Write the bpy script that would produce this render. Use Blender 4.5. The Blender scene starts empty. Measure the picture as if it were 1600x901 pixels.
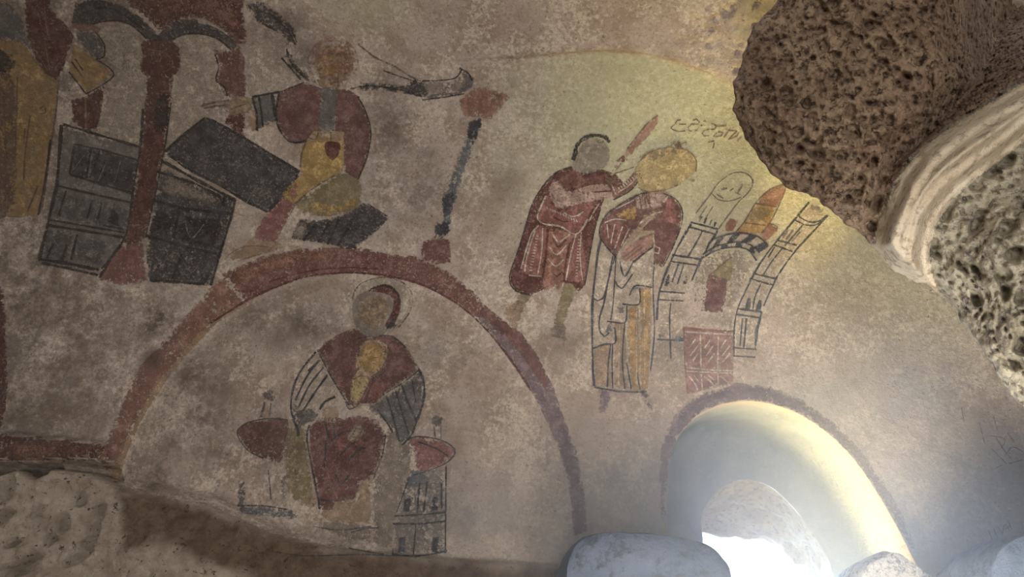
import bpy, bmesh, math, random
import numpy as np
from mathutils import Vector, Matrix
from mathutils.bvhtree import BVHTree
from mathutils.geometry import delaunay_2d_cdt
random.seed(4); np.random.seed(4)
SC = bpy.context.scene; COL = SC.collection

# ---------------------------------------------------------------- camera, world, lights, exposure
FPX = 1232.0; PITCH = math.radians(22.0); ROLL = math.radians(5.0)
EYE = np.array([0.0, 0.0, 1.5])
FW = np.array([0.0, math.cos(PITCH), math.sin(PITCH)])
R0 = np.array([1.0, 0.0, 0.0]); U0 = np.array([0.0, -math.sin(PITCH), math.cos(PITCH)])
RT = R0*math.cos(ROLL) + U0*math.sin(ROLL)
UP = U0*math.cos(ROLL) - R0*math.sin(ROLL)
cd = bpy.data.cameras.new('camera'); cam = bpy.data.objects.new('camera', cd); COL.objects.link(cam)
cd.sensor_width = 36.0; cd.lens = 36.0*FPX/1600.0; cd.clip_start = 0.02
M = Matrix(((RT[0], UP[0], -FW[0], EYE[0]), (RT[1], UP[1], -FW[1], EYE[1]), (RT[2], UP[2], -FW[2], EYE[2]), (0, 0, 0, 1)))
cam.matrix_world = M; SC.camera = cam
vs = SC.view_settings
vs.view_transform = 'Standard'; vs.look = 'None'; vs.gamma = 1.0; vs.use_curve_mapping = False
vs.exposure = 0.42
SC.cycles.max_bounces = 6; SC.cycles.diffuse_bounces = 3; SC.cycles.transparent_max_bounces = 24
w = bpy.data.worlds.new('sky'); SC.world = w; w.use_nodes = True
bg = w.node_tree.nodes['Background']; bg.inputs[0].default_value = (0.80, 0.90, 1.0, 1); bg.inputs[1].default_value = 2.4

def area(name, loc, target, size, power, color, size_y=None, spread=None):
    l = bpy.data.lights.new(name, 'AREA'); l.energy = power; l.color = color
    l.shape = 'RECTANGLE'; l.size = size; l.size_y = size_y or size
    if spread: l.spread = math.radians(spread)
    o = bpy.data.objects.new(name, l); COL.objects.link(o); o.location = loc
    o.rotation_euler = (Vector(target)-Vector(loc)).to_track_quat('-Z', 'Y').to_euler()
    return o
area('rear_fill', (-0.2, -2.3, 1.05), (0.9, 3.0, 2.4), 1.0, 88, (1.0, 0.95, 0.89), 1.8)  # added soft fill lamp behind the camera, its source unseen
area('right_wall_fill', (0.6, 1.0, 0.8), (1.45, 3.0, 2.15), 0.6, 17, (1.0, 0.95, 0.88), 0.6, 80)  # added fill lamp in mid-air, brightens the right wall
area('window_sill_bounce', (1.32, 3.28, 1.42), (1.32, 2.95, 2.15), 0.5, 9.5, (1.0, 0.82, 0.34), 0.12, 66)
def spot(name, loc, target, power, color, deg, blend):
    l = bpy.data.lights.new(name, 'SPOT'); l.energy = power; l.color = color; l.spot_size = math.radians(deg); l.spot_blend = blend; l.shadow_soft_size = 0.04
    o = bpy.data.objects.new(name, l); COL.objects.link(o); o.location = loc
    o.rotation_euler = (Vector(target)-Vector(loc)).to_track_quat('-Z', 'Y').to_euler()
spot('streak_spot', (1.0, 2.2, 0.08), (1.16, 2.72, 3.02), 600, (1.0, 0.80, 0.32), 10, 1.0)  # added spot that makes the yellow streak on the vault
area('window_skylight', (1.25, 4.9, 1.85), (0.95, 2.4, 1.45), 0.7, 27, (0.40, 0.60, 1.0), 0.6, 60)
# ---------------------------------------------------------------- helpers
def smooth01(a, b, x):
    t = np.clip((x-a)/(b-a), 0, 1); return t*t*(3-2*t)
def hsh(i, j, k, s):
    h = (i.astype(np.int64)*374761393 + j.astype(np.int64)*668265263 + k.astype(np.int64)*2147483647 + s*974634777) & 0xffffffff
    h = ((h ^ (h >> 13))*1274126177) & 0xffffffff
    h = ((h ^ (h >> 16))*2246822519) & 0xffffffff
    return ((h ^ (h >> 15)) & 0xffffff)/float(0xffffff)
def vnoise(p, s=0):
    f = np.floor(p); t = p-f; t = t*t*(3-2*t); i, j, k = f[:, 0], f[:, 1], f[:, 2]; r = 0
    for a in (0, 1):
        for b in (0, 1):
            for c in (0, 1):
                wt = (t[:, 0] if a else 1-t[:, 0])*(t[:, 1] if b else 1-t[:, 1])*(t[:, 2] if c else 1-t[:, 2])
                r = r + wt*hsh(i+a, j+b, k+c, s)
    return r*2-1
def fbm(p, n=4, s=0, g=0.5):
    r = 0; a = 1.0; q = p
    for o in range(n):
        r = r + a*vnoise(q, s+o*7); q = q*2.03+11.3; a *= g
    return r
def worley(p, s=0):
    f = np.floor(p); d = np.full(len(p), 9.0)
    for a in (-1, 0, 1):
        for b in (-1, 0, 1):
            for c in (-1, 0, 1):
                g = f+np.array([a, b, c])
                q = np.stack([g[:, m]+hsh(g[:, 0], g[:, 1], g[:, 2], s+m) for m in range(3)], 1)
                d = np.minimum(d, ((p-q)**2).sum(1))
    return np.sqrt(d)
def to_px(P):
    v = P-EYE; z = v@FW; return np.stack([800+FPX*(v@RT)/z, 450.5-FPX*(v@UP)/z], 1)
def ray(px):
    px = np.atleast_2d(np.asarray(px, float))
    d = FW[None]*FPX + RT[None]*(px[:, :1]-800) - UP[None]*(px[:, 1:2]-450.5)
    return d/np.linalg.norm(d, axis=1)[:, None]
def seg_dist(P, poly, closed=True):
    poly = np.asarray(poly, float); n = len(poly); d = np.full(len(P), 1e9)
    for i in range(n if closed else n-1):
        a = poly[i]; b = poly[(i+1) % n]; ab = b-a
        t = np.clip(((P-a)@ab)/(ab@ab+1e-12), 0, 1)
        d = np.minimum(d, np.hypot(P[:, 0]-a[0]-t*ab[0], P[:, 1]-a[1]-t*ab[1]))
    return d
def inside(P, poly):
    poly = np.asarray(poly, float); r = np.zeros(len(P), bool); n = len(poly)
    for i in range(n):
        a = poly[i]; b = poly[(i+1) % n]
        if a[1] == b[1]: continue
        c = (a[1] > P[:, 1]) != (b[1] > P[:, 1])
        r ^= c & (P[:, 0] < (b[0]-a[0])*(P[:, 1]-a[1])/(b[1]-a[1])+a[0])
    return r
def sdf(P, poly):
    d = seg_dist(P, poly); return np.where(inside(P, poly), d, -d)
def catmull(pts, closed, step):
    pts = np.asarray(pts, float); n = len(pts); out = []
    for i in range(n if closed else n-1):
        if closed: p0, p1, p2, p3 = pts[i-1], pts[i], pts[(i+1) % n], pts[(i+2) % n]
        else: p0, p1, p2, p3 = pts[max(i-1, 0)], pts[i], pts[i+1], pts[min(i+2, n-1)]
        m = max(1, int(np.hypot(*(p2-p1))/step))
        t = np.linspace(0, 1, m, endpoint=False)[:, None]
        out.append(0.5*(2*p1+(p2-p0)*t+(2*p0-5*p1+4*p2-p3)*t**2+(3*p1-p0-3*p2+p3)*t**3))
    if not closed: out.append(pts[-1:])
    return np.concatenate(out)
def linear(pts, closed, step):
    pts = np.asarray(pts, float); n = len(pts); out = []
    for i in range(n if closed else n-1):
        a, b = pts[i], pts[(i+1) % n]; m = max(1, int(np.hypot(*(b-a))/step))
        out.append(a+(b-a)*np.linspace(0, 1, m, endpoint=False)[:, None])
    if not closed: out.append(pts[-1:])
    return np.concatenate(out)
def mesh_obj(name, V, F, mat, parent=None, attrs=None, smooth=True, link=True):
    me = bpy.data.meshes.new(name); V = np.asarray(V, float)
    org = np.array(parent_loc(parent)); F = F if isinstance(F, list) and len({len(f) for f in F}) > 1 else np.asarray(F)
    if not isinstance(F, list):
        k = F.shape[1]; me.vertices.add(len(V)); me.vertices.foreach_set('co', (V-org).ravel())
        me.loops.add(F.size); me.loops.foreach_set('vertex_index', F.ravel().astype(np.int32))
        me.polygons.add(len(F)); me.polygons.foreach_set('loop_start', np.arange(0, F.size, k, dtype=np.int32))
        me.update(calc_edges=True)
    else:
        me.from_pydata([tuple(v) for v in V-org], [], [list(f) for f in F]); me.update()
    me.polygons.foreach_set('use_smooth', np.full(len(me.polygons), smooth))
    for k, a in (attrs or {}).items():
        at = me.attributes.new(k, 'FLOAT', 'POINT'); at.data.foreach_set('value', np.asarray(a, np.float32))
    me.materials.append(mat); me.validate()
    o = bpy.data.objects.new(name, me); COL.objects.link(o)
    if parent: o.parent = parent
    return o
def parent_loc(p):
    l = np.zeros(3)
    while p is not None:
        l = l+np.array(p.location); p = p.parent
    return l
def thing(name, label, cat, loc, group=None):
    o = bpy.data.objects.new(name, None); COL.objects.link(o); o.location = [float(x) for x in loc]
    o.empty_display_size = 0.1
    return tag(o, label, cat, group)
def tag(o, label, cat, group=None, kind=None):
    o['label'] = label; o['category'] = cat
    if group: o['group'] = group
    if kind: o['kind'] = kind
    return o
def struct(o): o['kind'] = 'structure'; return o

# ---------------------------------------------------------------- node helpers
class NT:
    def __init__(s, name):
        s.m = bpy.data.materials.new(name); s.m.use_nodes = True; s.t = s.m.node_tree; s.t.nodes.clear()
        s.out = s.t.nodes.new('ShaderNodeOutputMaterial')
        s.pos = s.t.nodes.new('ShaderNodeNewGeometry').outputs['Position']
    def put(s, i, v):
        if isinstance(v, bpy.types.NodeSocket): s.t.links.new(v, i)
        elif isinstance(v, (tuple, list)): i.default_value = tuple(v)+((1.0,) if len(v) == 3 and i.type == 'RGBA' else ())
        else: i.default_value = v
    def n(s, typ, **kw):
        nd = s.t.nodes.new('ShaderNode'+typ)
        for k, v in kw.items(): setattr(nd, k, v)
        return nd
    def noise(s, scale, detail=4, rough=0.6, off=0.0, sc3=None, dist=0.0):
        v = s.pos
        if off or sc3:
            mp = s.n('Mapping'); s.put(mp.inputs[0], s.pos); mp.inputs[1].default_value = (off, off*1.7, off*0.6)
            if sc3: mp.inputs[3].default_value = sc3
            v = mp.outputs[0]
        nd = s.n('TexNoise'); s.put(nd.inputs['Vector'], v); nd.inputs['Scale'].default_value = scale
        nd.inputs['Detail'].default_value = detail; nd.inputs['Roughness'].default_value = rough; nd.inputs['Distortion'].default_value = dist
        return nd.outputs[0]
    def voro(s, scale, feat='F1'):
        nd = s.n('TexVoronoi', feature=feat); s.put(nd.inputs['Vector'], s.pos); nd.inputs['Scale'].default_value = scale
        return nd.outputs['Distance']
    def rng(s, v, a, b, c=0.0, d=1.0, sm=True):
        nd = s.n('MapRange'); nd.interpolation_type = 'SMOOTHSTEP' if sm else 'LINEAR'
        for k, x in enumerate((v, a, b, c, d)): s.put(nd.inputs[k], x)
        return nd.outputs[0]
    def math(s, op, a, b=0.0):
        nd = s.n('Math', operation=op); s.put(nd.inputs[0], a); s.put(nd.inputs[1], b); return nd.outputs[0]
    def mix(s, f, a, b, mode='MIX'):
        nd = s.n('Mix', data_type='RGBA', blend_type=mode); s.put(nd.inputs[0], f); s.put(nd.inputs[6], a); s.put(nd.inputs[7], b)
        return nd.outputs[2]
    def attr(s, name): return s.n('Attribute', attribute_name=name).outputs['Fac']
    def bump(s, h, strength, dist, prev=None):
        nd = s.n('Bump'); s.put(nd.inputs['Height'], h); nd.inputs['Strength'].default_value = strength; nd.inputs['Distance'].default_value = dist
        if prev is not None: s.put(nd.inputs['Normal'], prev)
        return nd.outputs[0]
    def bsdf(s, col, nrm=None, rough=0.9, alpha=None):
        b = s.n('BsdfPrincipled'); s.put(b.inputs['Base Color'], col); s.put(b.inputs['Roughness'], rough)
        b.inputs['Specular IOR Level'].default_value = 0.15
        if nrm is not None: s.put(b.inputs['Normal'], nrm)
        sh = b.outputs[0]
        if alpha is not None:
            t = s.n('BsdfTransparent'); mx = s.n('MixShader'); s.put(mx.inputs[0], alpha)
            s.t.links.new(t.outputs[0], mx.inputs[1]); s.t.links.new(sh, mx.inputs[2]); sh = mx.outputs[0]
        s.t.links.new(sh, s.out.inputs[0]); return s.m

def wall_bump(N, k=1.0):
    b = N.bump(N.noise(7, 3, 0.5), 0.5*k, 0.02)
    b = N.bump(N.noise(38, 5, 0.68, 3.1), 0.75*k, 0.012, b)
    return N.bump(N.noise(150, 3, 0.7, 1.7), 0.7*k, 0.005, b)

def mat_plaster():
    N = NT('lime_plaster')
    big = N.noise(1.6, 4, 0.6, 2.0); mid = N.noise(8, 5, 0.7, 5.0); fine = N.noise(55, 5, 0.75, 9.0)
    c = N.mix(N.rng(big, 0.35, 0.65), (0.40, 0.32, 0.265), (0.47, 0.39, 0.33))
    c = N.mix(N.rng(mid, 0.42, 0.62), c, (0.33, 0.255, 0.20))
    c = N.mix(N.math('MULTIPLY', N.rng(N.math('ADD', fine, N.rng(N.noise(5, 4, 0.65, 21.0), 0.3, 0.7, -0.14, 0.10)), 0.47, 0.64), 0.85), c, (0.62, 0.53, 0.43))
    c = N.mix(N.math('MULTIPLY', N.rng(N.noise(90, 4, 0.8, 15.0), 0.50, 0.36), 0.6), c, (0.21, 0.165, 0.13))
    c = N.mix(N.math('MULTIPLY', N.attr('glow_tint'), 0.85), c, N.mix(N.rng(fine, 0.4, 0.7), (0.41, 0.39, 0.24), (0.53, 0.51, 0.335)))
    c = N.mix(N.math('MULTIPLY', N.attr('cool_grey'), N.rng(mid, 0.3, 0.6, 0.45, 0.95)), c, (0.30, 0.31, 0.33))
    so = N.attr('soot_dim')
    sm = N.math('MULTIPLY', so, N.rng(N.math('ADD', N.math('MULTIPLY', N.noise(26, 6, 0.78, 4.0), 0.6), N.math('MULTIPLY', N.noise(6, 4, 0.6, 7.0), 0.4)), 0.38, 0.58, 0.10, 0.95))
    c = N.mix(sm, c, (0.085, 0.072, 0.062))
    # pinholes and flecks
    fl = N.rng(N.noise(85, 4, 0.8, 12.0), 0.625, 0.665)
    c = N.mix(N.math('MULTIPLY', fl, 0.75), c, (0.07, 0.055, 0.045))
    f2 = N.rng(N.noise(40, 5, 0.8, 40.0, (1.0, 1.0, 1.8)), 0.625, 0.66)
    c = N.mix(N.math('MULTIPLY', f2, 0.65), c, (0.09, 0.07, 0.055))
    rk = N.attr('rock')
    rc = N.mix(N.rng(N.noise(9, 5, 0.7, 3.3), 0.35, 0.65), (0.47, 0.385, 0.295), (0.68, 0.585, 0.47))
    rc = N.mix(N.attr('brown'), rc, N.mix(N.rng(N.noise(20, 5, 0.7, 8.3), 0.35, 0.65), (0.19, 0.13, 0.09), (0.29, 0.205, 0.145)))
    rc = N.mix(N.rng(N.noise(34, 5, 0.8, 1.3), 0.575, 0.65), rc, (0.10, 0.075, 0.055))
    c = N.mix(rk, c, rc)
    b = N.bump(N.math('MULTIPLY', rk, N.noise(32, 7, 0.75, 0.7)), 0.9, 0.035, wall_bump(N))
    return N.bsdf(c, b)

PM = {}
def paint(col, wear=0.40, lines=False):
    wear = round(0.30+(wear-0.30)*0.78, 3); key = (col, wear, lines)
    if key in PM: return PM[key]
    N = NT('fresco_paint')
    fine = N.noise(70, 5, 0.75, 9.5); mid = N.noise(11, 5, 0.65, 5.0); vf = N.noise(210, 2, 0.6, 2.5)
    m = N.math('ADD', N.math('MULTIPLY', fine, 0.68), N.math('MULTIPLY', mid, 0.32))
    e = N.rng(N.attr('edge'), 0, 1, -0.13 if not lines else -0.10, 0.0, False)
    m = N.math('ADD', m, e)
    a = N.rng(m, wear-0.045, wear+0.05)
    a = N.math('MULTIPLY', a, N.rng(N.math('ADD', N.noise(120, 4, 0.8, 33.0), N.math('MULTIPLY', mid, 0.25)), 0.665, 0.725, 1.0, 0.22))
    a = N.math('MULTIPLY', a, N.rng(vf, 0.3, 0.5, 0.80, 0.97))
    g = (0.25, 0.205, 0.17); q = 0.20 if sum(col) > 0.25 else 0.07
    col = tuple(x*(1-q)+y*q for x, y in zip(col, g))
    d = tuple(x*0.66 for x in col); l = tuple(min(1, x*1.45+0.03) for x in col)
    c = N.mix(N.rng(mid, 0.35, 0.65), d, col)
    c = N.mix(N.rng(N.noise(30, 5, 0.7, 6.6), 0.45, 0.7), c, l)
    c = N.mix(N.math('MULTIPLY', N.attr('soot_dim'), N.rng(N.math('ADD', mid, N.math('MULTIPLY', fine, 0.6)), 0.6, 1.0, 0.30, 0.80)), c, (0.07, 0.058, 0.05))
    PM[key] = N.bsdf(c, wall_bump(N), 0.88, a); return PM[key]
# ---------------------------------------------------------------- the plastered back wall that curls into a vault
D0, Z0, RV = 3.0, 2.3, 1.5
def setback(X): return 0.22*np.maximum(0, X-1.35)**2 + 0.10*np.maximum(0, -X-1.3)**2
def surf(X, S):
    th = np.maximum(S-Z0, 0)/RV
    y = np.where(S <= Z0, D0, D0-RV+RV*np.cos(th)) - setback(X)
    z = np.where(S <= Z0, S, Z0+RV*np.sin(th))
    n = np.stack([0*X, -np.cos(th), -np.sin(th)], 1)
    return np.stack([X, y, z], 1), n
NICHE = [(1045, 1120), (1043, 900), (1042, 840), (1042, 775), (1046, 720), (1060, 682), (1088, 650), (1125, 632), (1165, 626), (1205, 631),
         (1247, 646), (1290, 674), (1330, 712), (1362, 756), (1392, 805), (1420, 858), (1443, 920), (1475, 1120)]
CEIL = [(455, -400), (520, -60), (575, 30), (640, 78), (700, 97), (800, 91), (880, 83), (950, 79), (1010, 84), (1060, 97), (1105, 113), (1145, 134), (1250, 190), (1500, 330), (1900, 500), (2500, -400)]
ARCH_IN = [(182, 752), (200, 705), (225, 652), (260, 597), (300, 547), (340, 507), (380, 477), (430, 452), (480, 435), (540, 428), (600, 431), (660, 446), (715, 476), (760, 516), (800, 566), (830, 611), (850, 651), (870, 696), (885, 741), (893, 791), (893, 880), (700, 870), (520, 852), (420, 832), (330, 788), (215, 768)]
ROCKY = [(-400, 745), (0, 745), (40, 733), (60, 748), (90, 733), (150, 740), (185, 758), (215, 772), (330, 790), (420, 834), (520, 856), (700, 872), (890, 884), (1000, 890), (1000, 1500), (-400, 1500)]
BROWN = [(182, 752), (215, 772), (330, 790), (420, 834), (560, 862), (700, 874), (890, 886), (1000, 892), (1000, 1500), (480, 1500), (400, 905), (330, 880), (270, 850), (205, 862), (195, 800)]
h = 0.0095
xs = np.arange(-2.5, 2.75, h); ss = np.arange(0.0, Z0+RV*1.32, h)
nx, ns = len(xs), len(ss)
X, S = np.meshgrid(xs, ss); X = X.ravel(); S = S.ravel()
P, Nn = surf(X, S)
vz = (P-EYE)@FW
px = to_px(P); px[vz < 0.3] = (-9999, -9999)
inn = sdf(px, ARCH_IN); roc = sdf(px, ROCKY); cei = sdf(px, CEIL); brn = sdf(px, BROWN)
Pn = P.copy()
disp = 0.010*fbm(Pn*1.7, 3, 1) + 0.0022*fbm(Pn*13, 3, 2)
# recessed lunette: a clear step on the left, melting away to the right
rec = 0.075*(1-smooth01(330, 620, px[:, 0]))+0.012
disp -= rec*smooth01(-2, 26, inn)*(roc < 0)
# the ceiling shell stops in a raised plaster edge above the painted vault
disp += 0.028*smooth01(-3, 5, cei)*smooth01(690, 880, px[:, 0])
# rough ledge below the paintings
rm = smooth01(-4, 6, roc); rockm = rm
rl = 1-smooth01(150, 230, px[:, 0])
disp += rm*(0.03+0.035*rl+0.026*fbm(Pn*7, 4, 5)+0.016*fbm(Pn*26, 4, 6, 0.65)) + rm*0.0006*np.clip(roc, 0, 120)*(1-rl)
pits = worley(Pn*np.array([9, 9, 13.0]), 3); disp -= rm*rl*0.035*(1-smooth01(0.08, 0.30, pits))
for gx, gy, rx, ry in ((8, 814, 24, 9), (50, 884, 28, 10), (22, 765, 12, 16), (135, 780, 8, 10), (165, 800, 7, 9), (110, 820, 9, 12), (90, 845, 10, 7), (145, 850, 12, 8), (70, 800, 6, 8), (125, 875, 14, 7), (30, 850, 8, 6), (20, 898, 12, 8), (160, 830, 6, 10)):
    disp -= rm*0.085*np.exp(-(((px[:, 0]-gx)/rx)**2+((px[:, 1]-gy+0.5*(px[:, 0]-gx))/ry)**2)**2)
# painted string course on the left and the hollow under it
CORN = [(-400, 655), (0, 672), (80, 680), (140, 686), (172, 692), (180, 725), (120, 722), (40, 727), (-400, 720)]
disp += 0.035*smooth01(-4, 8, sdf(px, CORN))
GAP = [(-400, 722), (40, 727), (120, 723), (185, 728), (190, 752), (150, 740), (90, 733), (82, 742), (62, 750), (44, 740), (36, 733), (-400, 741)]
disp -= 0.06*smooth01(-3, 5, sdf(px, GAP))
HOLE = [(38, 728), (88, 727), (80, 742), (62, 750), (46, 742)]
disp -= 0.11*smooth01(-3, 7, sdf(px, HOLE))
# gouges in the ceiling plaster
for gx, gy, gr in ((792, 40, 9), (690, 42, 10), (1060, 62, 7), (920, 20, 8), (1000, 15, 7), (1085, 30, 10), (1120, 60, 9), (1100, 90, 6), (860, 52, 5), (646, 30, 6), (1130, 20, 9)):
    disp -= 0.014*np.exp(-((px[:, 0]-gx)**2/(gr*0.7)**2+(px[:, 1]-gy)**2/gr**2)) * (0.6+0.8*np.abs(vnoise(Pn*40, 8)))
br = smooth01(1060, 1130, px[:, 0])*smooth01(2, 20, cei); disp -= br*0.02*(1-smooth01(0.1, 0.4, worley(Pn*22, 9)))
P = P+Nn*disp[:, None]
# tone masks: sooty stains with painted light falloff, cool grey tone, painted vault glow
def blob(lst, px=None):
    px = globals()['px'] if px is None else px
    r = np.zeros(len(px))
    for bx, by, rx, ry, a in lst: r = np.maximum(r, a*np.exp(-((px[:, 0]-bx)/rx)**2-((px[:, 1]-by)/ry)**2))
    return r
def soot_dim_at(px):
    s0 = 0.74*(1-smooth01(120, 620, px[:, 0]+0.25*px[:, 1])) + 0.10  # broad dimming to the left: light falloff painted in with the sooty stains
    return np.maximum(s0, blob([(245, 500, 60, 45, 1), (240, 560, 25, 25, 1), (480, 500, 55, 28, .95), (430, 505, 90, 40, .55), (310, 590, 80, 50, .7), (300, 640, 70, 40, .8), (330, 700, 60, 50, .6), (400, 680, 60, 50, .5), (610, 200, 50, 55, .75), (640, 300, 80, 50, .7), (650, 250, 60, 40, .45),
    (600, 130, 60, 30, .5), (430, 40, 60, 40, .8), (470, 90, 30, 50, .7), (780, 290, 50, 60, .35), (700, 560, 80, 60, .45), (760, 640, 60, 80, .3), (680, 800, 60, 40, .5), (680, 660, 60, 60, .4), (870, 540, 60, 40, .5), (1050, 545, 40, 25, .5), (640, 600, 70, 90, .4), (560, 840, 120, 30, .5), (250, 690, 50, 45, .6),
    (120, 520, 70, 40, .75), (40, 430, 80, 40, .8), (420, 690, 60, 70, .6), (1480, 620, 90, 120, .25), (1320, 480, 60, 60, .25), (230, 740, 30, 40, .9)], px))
soot_dim = soot_dim_at(px)
cool_grey = np.maximum(0.75*smooth01(560, 860, px[:, 1])*smooth01(640, 1000, px[:, 0]), blob([(1420, 610, 110, 90, .7), (1300, 640, 120, 70, .5), (1500, 790, 120, 60, .6), (760, 800, 120, 70, .6)]))  # cool grey tone, stronger towards the lower right, plus soft patches
glow_tint = smooth01(-2, 8, -cei)*smooth01(700, 1000, px[:, 0]+0.3*px[:, 1]-40)*(1-smooth01(150, 470, px[:, 1]-0.30*(px[:, 0]-900)))  # yellow-green glow of window light on the upper vault, painted as colour
glow_tint = np.maximum(glow_tint, 0.55*blob([(575, 15, 60, 30, 1)]))
rockm = np.maximum(rockm, 0.8*br*smooth01(-0.25, 0.35, fbm(Pn*9, 3, 14)))
idx = np.arange(nx*ns).reshape(ns, nx)
F = np.stack([idx[:-1, :-1], idx[:-1, 1:], idx[1:, 1:], idx[1:, :-1]], -1).reshape(-1, 4)
nin = sdf(px, NICHE)
F_all = F; cut = (nin[F] > -2.0).any(1); F = F[~cut]
isc = (cei[F] > 0).all(1) | ((vz[F] < 0.3).any(1) & (P[F][:, :, 2] > 3.2).all(1))
MP = mat_plaster()
def sub_mesh(name, F):
    u, inv = np.unique(F, return_inverse=True)
    at = dict(soot_dim=soot_dim[u], cool_grey=cool_grey[u]*(1-rockm[u]), glow_tint=glow_tint[u], rock=rockm[u], brown=smooth01(-10, 14, brn[u]+10*fbm(Pn[u]*12, 3, 4)))
    return struct(mesh_obj(name, P[u], inv.reshape(F.shape), MP, None, at))
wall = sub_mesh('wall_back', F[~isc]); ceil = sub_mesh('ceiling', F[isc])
BVH = BVHTree.FromPolygons([tuple(p) for p in P], [tuple(f) for f in F_all.tolist()])
def hit(pts):
    d = ray(pts); out = np.zeros((len(d), 3)); last = None; e = Vector(EYE)
    for i, v in enumerate(d):
        l, n, f, t = BVH.ray_cast(e, Vector(v))
        if l is None:
            t_ = (D0-EYE[1])/v[1]; l = EYE+v*t_
        out[i] = l
    return out
def nrm(Pt):
    zz = np.maximum(Pt[:, 2]-Z0, 0); yy = Pt[:, 1]+setback(Pt[:, 0])-(D0-RV)
    th = np.arctan2(zz, np.maximum(yy, 1e-3)); return np.stack([0*th, -np.cos(th), -np.sin(th)], 1)
def plane_y(pts, y):
    d = ray(pts); t = (y-EYE[1])/d[:, 1:2]; return EYE+d*t

# ---------------------------------------------------------------- arched window niche and its rough opening
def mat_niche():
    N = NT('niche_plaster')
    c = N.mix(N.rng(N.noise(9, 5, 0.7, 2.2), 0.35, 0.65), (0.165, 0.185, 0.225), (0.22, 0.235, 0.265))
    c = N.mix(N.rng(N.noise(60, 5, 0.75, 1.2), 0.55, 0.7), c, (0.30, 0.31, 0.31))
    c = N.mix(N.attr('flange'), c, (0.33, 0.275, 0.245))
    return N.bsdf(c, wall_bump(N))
def mat_rock(name, a, b, dark, s=1.0, k=1.0):
    N = NT(name)
    c = N.mix(N.rng(N.noise(7*s, 6, 0.7, 2.9), 0.35, 0.65), a, b)
    c = N.mix(N.rng(N.noise(42*s, 5, 0.75, 4.4), 0.49, 0.63), c, dark)
    bp = N.bump(N.noise(30*s, 6, 0.75, 0.4), 0.8*k, 0.02); bp = N.bump(N.noise(120*s, 4, 0.7, 0.9), 0.7*k, 0.006, bp)
    return N.bsdf(c, bp, 0.95)
NR = 120
def resample(pts, n):
    c = catmull(pts, False, 2.0); L = np.r_[0, np.cumsum(np.hypot(*np.diff(c, axis=0).T))]
    t = np.linspace(0, L[-1], n); return np.stack([np.interp(t, L, c[:, 0]), np.interp(t, L, c[:, 1])], 1)
oc = resample(NICHE, NR); ctr = np.array([1190, 850.0])
ow = hit(oc)
cw = np.array([ow[:, 0].mean(), 0, 1.45])
def toward(Q, k): 
    v = Q-cw; v[:, 1] = 0; return Q - v/np.linalg.norm(v, axis=1)[:, None]*k
NDEP = 0.45
rings = [toward(ow, -0.045)+np.array([0, 0.004, 0]), toward(ow, -0.030)+np.array([0, -0.0008, 0]), toward(ow, -0.002)+np.array([0, -0.0010, 0]), toward(ow, 0.002)+np.array([0, 0.004, 0])]
for k in range(1, 15):
    a = k/14*math.pi/2
    q = toward(ow, 0.006+0.10*(1-math.cos(a))**2.0)
    q[:, 1] = ow[:, 1]+(D0+NDEP-ow[:, 1])*math.sin(a)**0.8
    rings.append(q)
OPEN = [(1100, 1120), (1099, 900), (1098, 842), (1096, 805), (1117, 770), (1142, 754), (1165, 748), (1190, 754), (1214, 768), (1248, 803), (1282, 852), (1304, 908), (1340, 1120)]
op = plane_y(resample(OPEN, NR), D0+NDEP)
last = rings[-1]
for k in range(1, 9):
    f = k/9; q = last*(1-f)+op*f; rings.append(q)
nV = np.concatenate(rings+[op]); nR = len(rings)+1
nV = nV + np.stack([0*nV[:, 0], 0.006*fbm(nV*9, 3, 21), 0*nV[:, 0]], 1)*(np.arange(len(nV)) > NR*4)[:, None]
ii = np.arange(nR*NR).reshape(nR, NR)
nF = np.stack([ii[:-1, :-1], ii[1:, :-1], ii[1:, 1:], ii[:-1, 1:]], -1).reshape(-1, 4)
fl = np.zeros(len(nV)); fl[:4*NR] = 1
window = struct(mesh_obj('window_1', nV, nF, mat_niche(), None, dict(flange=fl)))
NR2 = 160
REV = [(1098, 1120), (1097, 900), (1096, 840), (1099, 830), (1112, 829), (1128, 834), (1148, 838), (1172, 843), (1200, 851), (1222, 866), (1240, 885), (1256, 905), (1300, 1120)]
o2 = plane_y(resample(OPEN, NR2), D0+NDEP+0.002); r2 = plane_y(resample(REV, NR2), D0+NDEP+0.75)
rr = []
for k in range(26):
    f = k/25; rr.append(o2*(1-f)+r2*f)
rr.append(r2*1.0+np.array([0, 0.3, 0])+ (r2-r2.mean(0))*0.8)
rV = np.concatenate(rr); dirv = rV-np.array([1.25, 0, 1.2]); dirv[:, 1] = 0; dirv /= np.linalg.norm(dirv, axis=1)[:, None]
amp = np.repeat(np.minimum(1, np.arange(27)/3.0), NR2)
rV = rV + dirv*((0.035*fbm(rV*6, 4, 31)+0.012*fbm(rV*28, 3, 32)+0.012)*amp)[:, None]
ii = np.arange(27*NR2).reshape(27, NR2)
rF = np.stack([ii[:-1, :-1], ii[1:, :-1], ii[1:, 1:], ii[:-1, 1:]], -1).reshape(-1, 4)
mesh_obj('rock_reveal', rV, rF, mat_rock('reveal_rock', (0.40, 0.31, 0.20), (0.56, 0.47, 0.33), (0.22, 0.16, 0.11)), window)
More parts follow.
